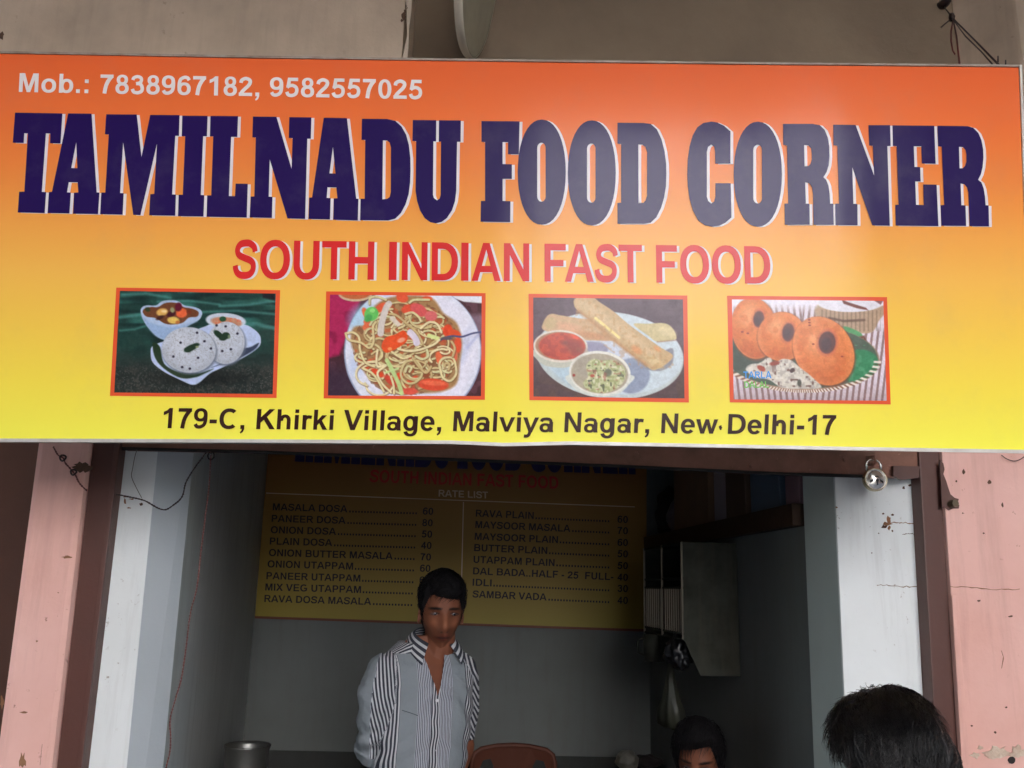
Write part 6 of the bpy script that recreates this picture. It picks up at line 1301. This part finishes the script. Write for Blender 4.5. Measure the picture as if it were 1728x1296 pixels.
# ---- simple clothed lower figure for the two people whose heads just reach into the picture
def figure(label, HM, O, yaw, seated, style, shirt_col, zsh, hk, tone=1.0, open_eyes=True, wsh=.17, child=1.0):
    f = Vector((math.sin(yaw), -math.cos(yaw), 0)); r = Vector((math.cos(yaw), math.sin(yaw), 0)); k = child
    hip = .46 if seated else zsh * .61
    rings = [(hip - .02, 0, 0, .145 * k, .11 * k), (hip + .12, 0, 0, .135 * k, .095 * k), (hip + (zsh - hip) * .6, 0, .0, .155 * k, .10 * k), (zsh - .06, 0, 0, wsh * k, .092 * k), (zsh - .005, 0, 0, wsh * .72 * k, .066 * k), (zsh + .02, 0, 0, .06 * k, .052 * k)]
    body = MB(); head_mesh(body, HM); torso_rings(body, O, r, f, rings, grow=-.012)
    limb(body, [Vector((O.x, O.y, zsh - .03)), HM @ Vector((0, .015, -.12)), HM @ Vector((0, .01, -.05))], [.055 * k, .05 * k, .05 * k])
    sh = MB(); torso_rings(sh, O, r, f, rings[:-1], grow=.006); tr = MB(); torso_rings(tr, O, r, f, [(hip - .06, 0, 0, .145 * k, .11 * k), (hip + .06, 0, 0, .142 * k, .105 * k)], grow=.002)
    for s in (-1, 1):
        S_ = O + r * s * (wsh - .02) * k + Vector((0, 0, zsh - .045)); E_ = S_ + r * s * .03 + f * (.04 if seated else .0) + Vector((0, 0, -.27 * k)); W_ = (E_ + f * .23 * k + Vector((0, 0, -.02)) - r * s * .05) if seated else (E_ + f * .04 + Vector((0, 0, -.24 * k)))
        limb(body, [S_, E_, W_], [.042 * k, .036 * k, .025 * k]); hand(body, W_, (W_ - E_), (Vector((0, 0, -1)) if seated else -r * s), .9 * k)
        limb(sh, [S_ - r * s * .02, S_ + Vector((0, 0, -.02)), S_.lerp(E_, .75)], [.052 * k, .056 * k, .05 * k])
        H_ = O + r * s * .085 * k + Vector((0, 0, hip))
        if seated: K_ = H_ + f * .40 * k + Vector((0, 0, .02)); A_ = Vector((K_.x, K_.y, .08))
        else: K_ = H_ + Vector((0, 0, -hip * .5)); A_ = Vector((H_.x, H_.y, .08))
        limb(body, [H_, K_, A_], [.07 * k, .052 * k, .034 * k]); limb(body, [A_, A_ + f * .06 + Vector((0, 0, -.035)), A_ + f * .15 * k + Vector((0, 0, -.05))], [.034 * k, .032 * k, .022 * k], side=r)
        limb(tr, [H_, K_, A_ + Vector((0, 0, .02))], [.085 * k, .068 * k, .055 * k])
    me = remesh(body, .0046, 2, .45); o = link('person', me, SKIN, None, True); tag(o, label, 'person'); skin_cols(me, HM.inverted(), tone=tone)
    if open_eyes: eyes(HM, o, (0, -.6))
    link('shirt', remesh(sh, .009, 3), mat(style + '_shirt', shirt_col, .85, bump=.3, bumps=40), o, True); link('trousers', remesh(tr, .010, 2), mat(style + '_trousers', lin((52, 50, 56)), .85), o, True)
    return o
hb_ = at(1180, 1281, 3.02); HMb = Matrix.Translation((hb_.x, 3.02, hb_.z)) @ Matrix.Rotation(R(-24), 4, 'Z') @ Matrix.Rotation(R(12), 4, 'X')
Ob = Vector((hb_.x + .03, 3.10, 0))
bo = figure('dark haired boy seated inside the shop near the right wall, looking down', HMb, Ob, R(-24), True, 'boy', lin((92, 84, 88)), hb_.z - .21, 1.0, tone=1.0, child=.92)
hair(HMb, bo, 'boy', M_HAIR, top=.027, side=.012, strands=900, L=.045, r=.0010, seed=9, amp=.004)
stl = empty('stool', (Ob.x, Ob.y, 0), 'low wooden stool under the seated boy', 'stool')
mb = MB(); mb.box((Ob.x - .16, Ob.y - .16, .33), (Ob.x + .16, Ob.y + .16, .36)); mb.build('seat', M_WOOD, stl, bevel=.004)
for a in (-.13, .13):
    for b in (-.13, .13): mb = MB(); mb.tube([(Ob.x + a, Ob.y + b, .329), (Ob.x + a * 1.15, Ob.y + b * 1.15, .001)], .016, 8); mb.build('leg', M_WOOD, stl)
YFG = 1.62; hf = at(1507, 1290, YFG); HMf = Matrix.Translation((hf.x, YFG, hf.z)) @ Matrix.Rotation(R(180 + 14), 4, 'Z') @ Matrix.Rotation(R(6), 4, 'X') @ Matrix.Diagonal((1.06, 1.0, 1.0, 1.0))
Of = Vector((hf.x, YFG + .0, 0))
fo = figure('customer seen from behind in front of the shop, with thick wavy black hair', HMf, Of, R(180 + 14), False, 'customer', lin((96, 110, 130)), hf.z - .20, 1.0, tone=1.15, open_eyes=True)
hair(HMf, fo, 'back', M_HAIR, top=.020, side=.016, strands=12000, L=.072, r=.0006, n=90, wav=.008, seed=21, amp=.016, lift=.9, whorl=(-.03, -.05, .10), m2=mat('glossy_black_hair', (.010, .009, .010), .30, spec=.55))
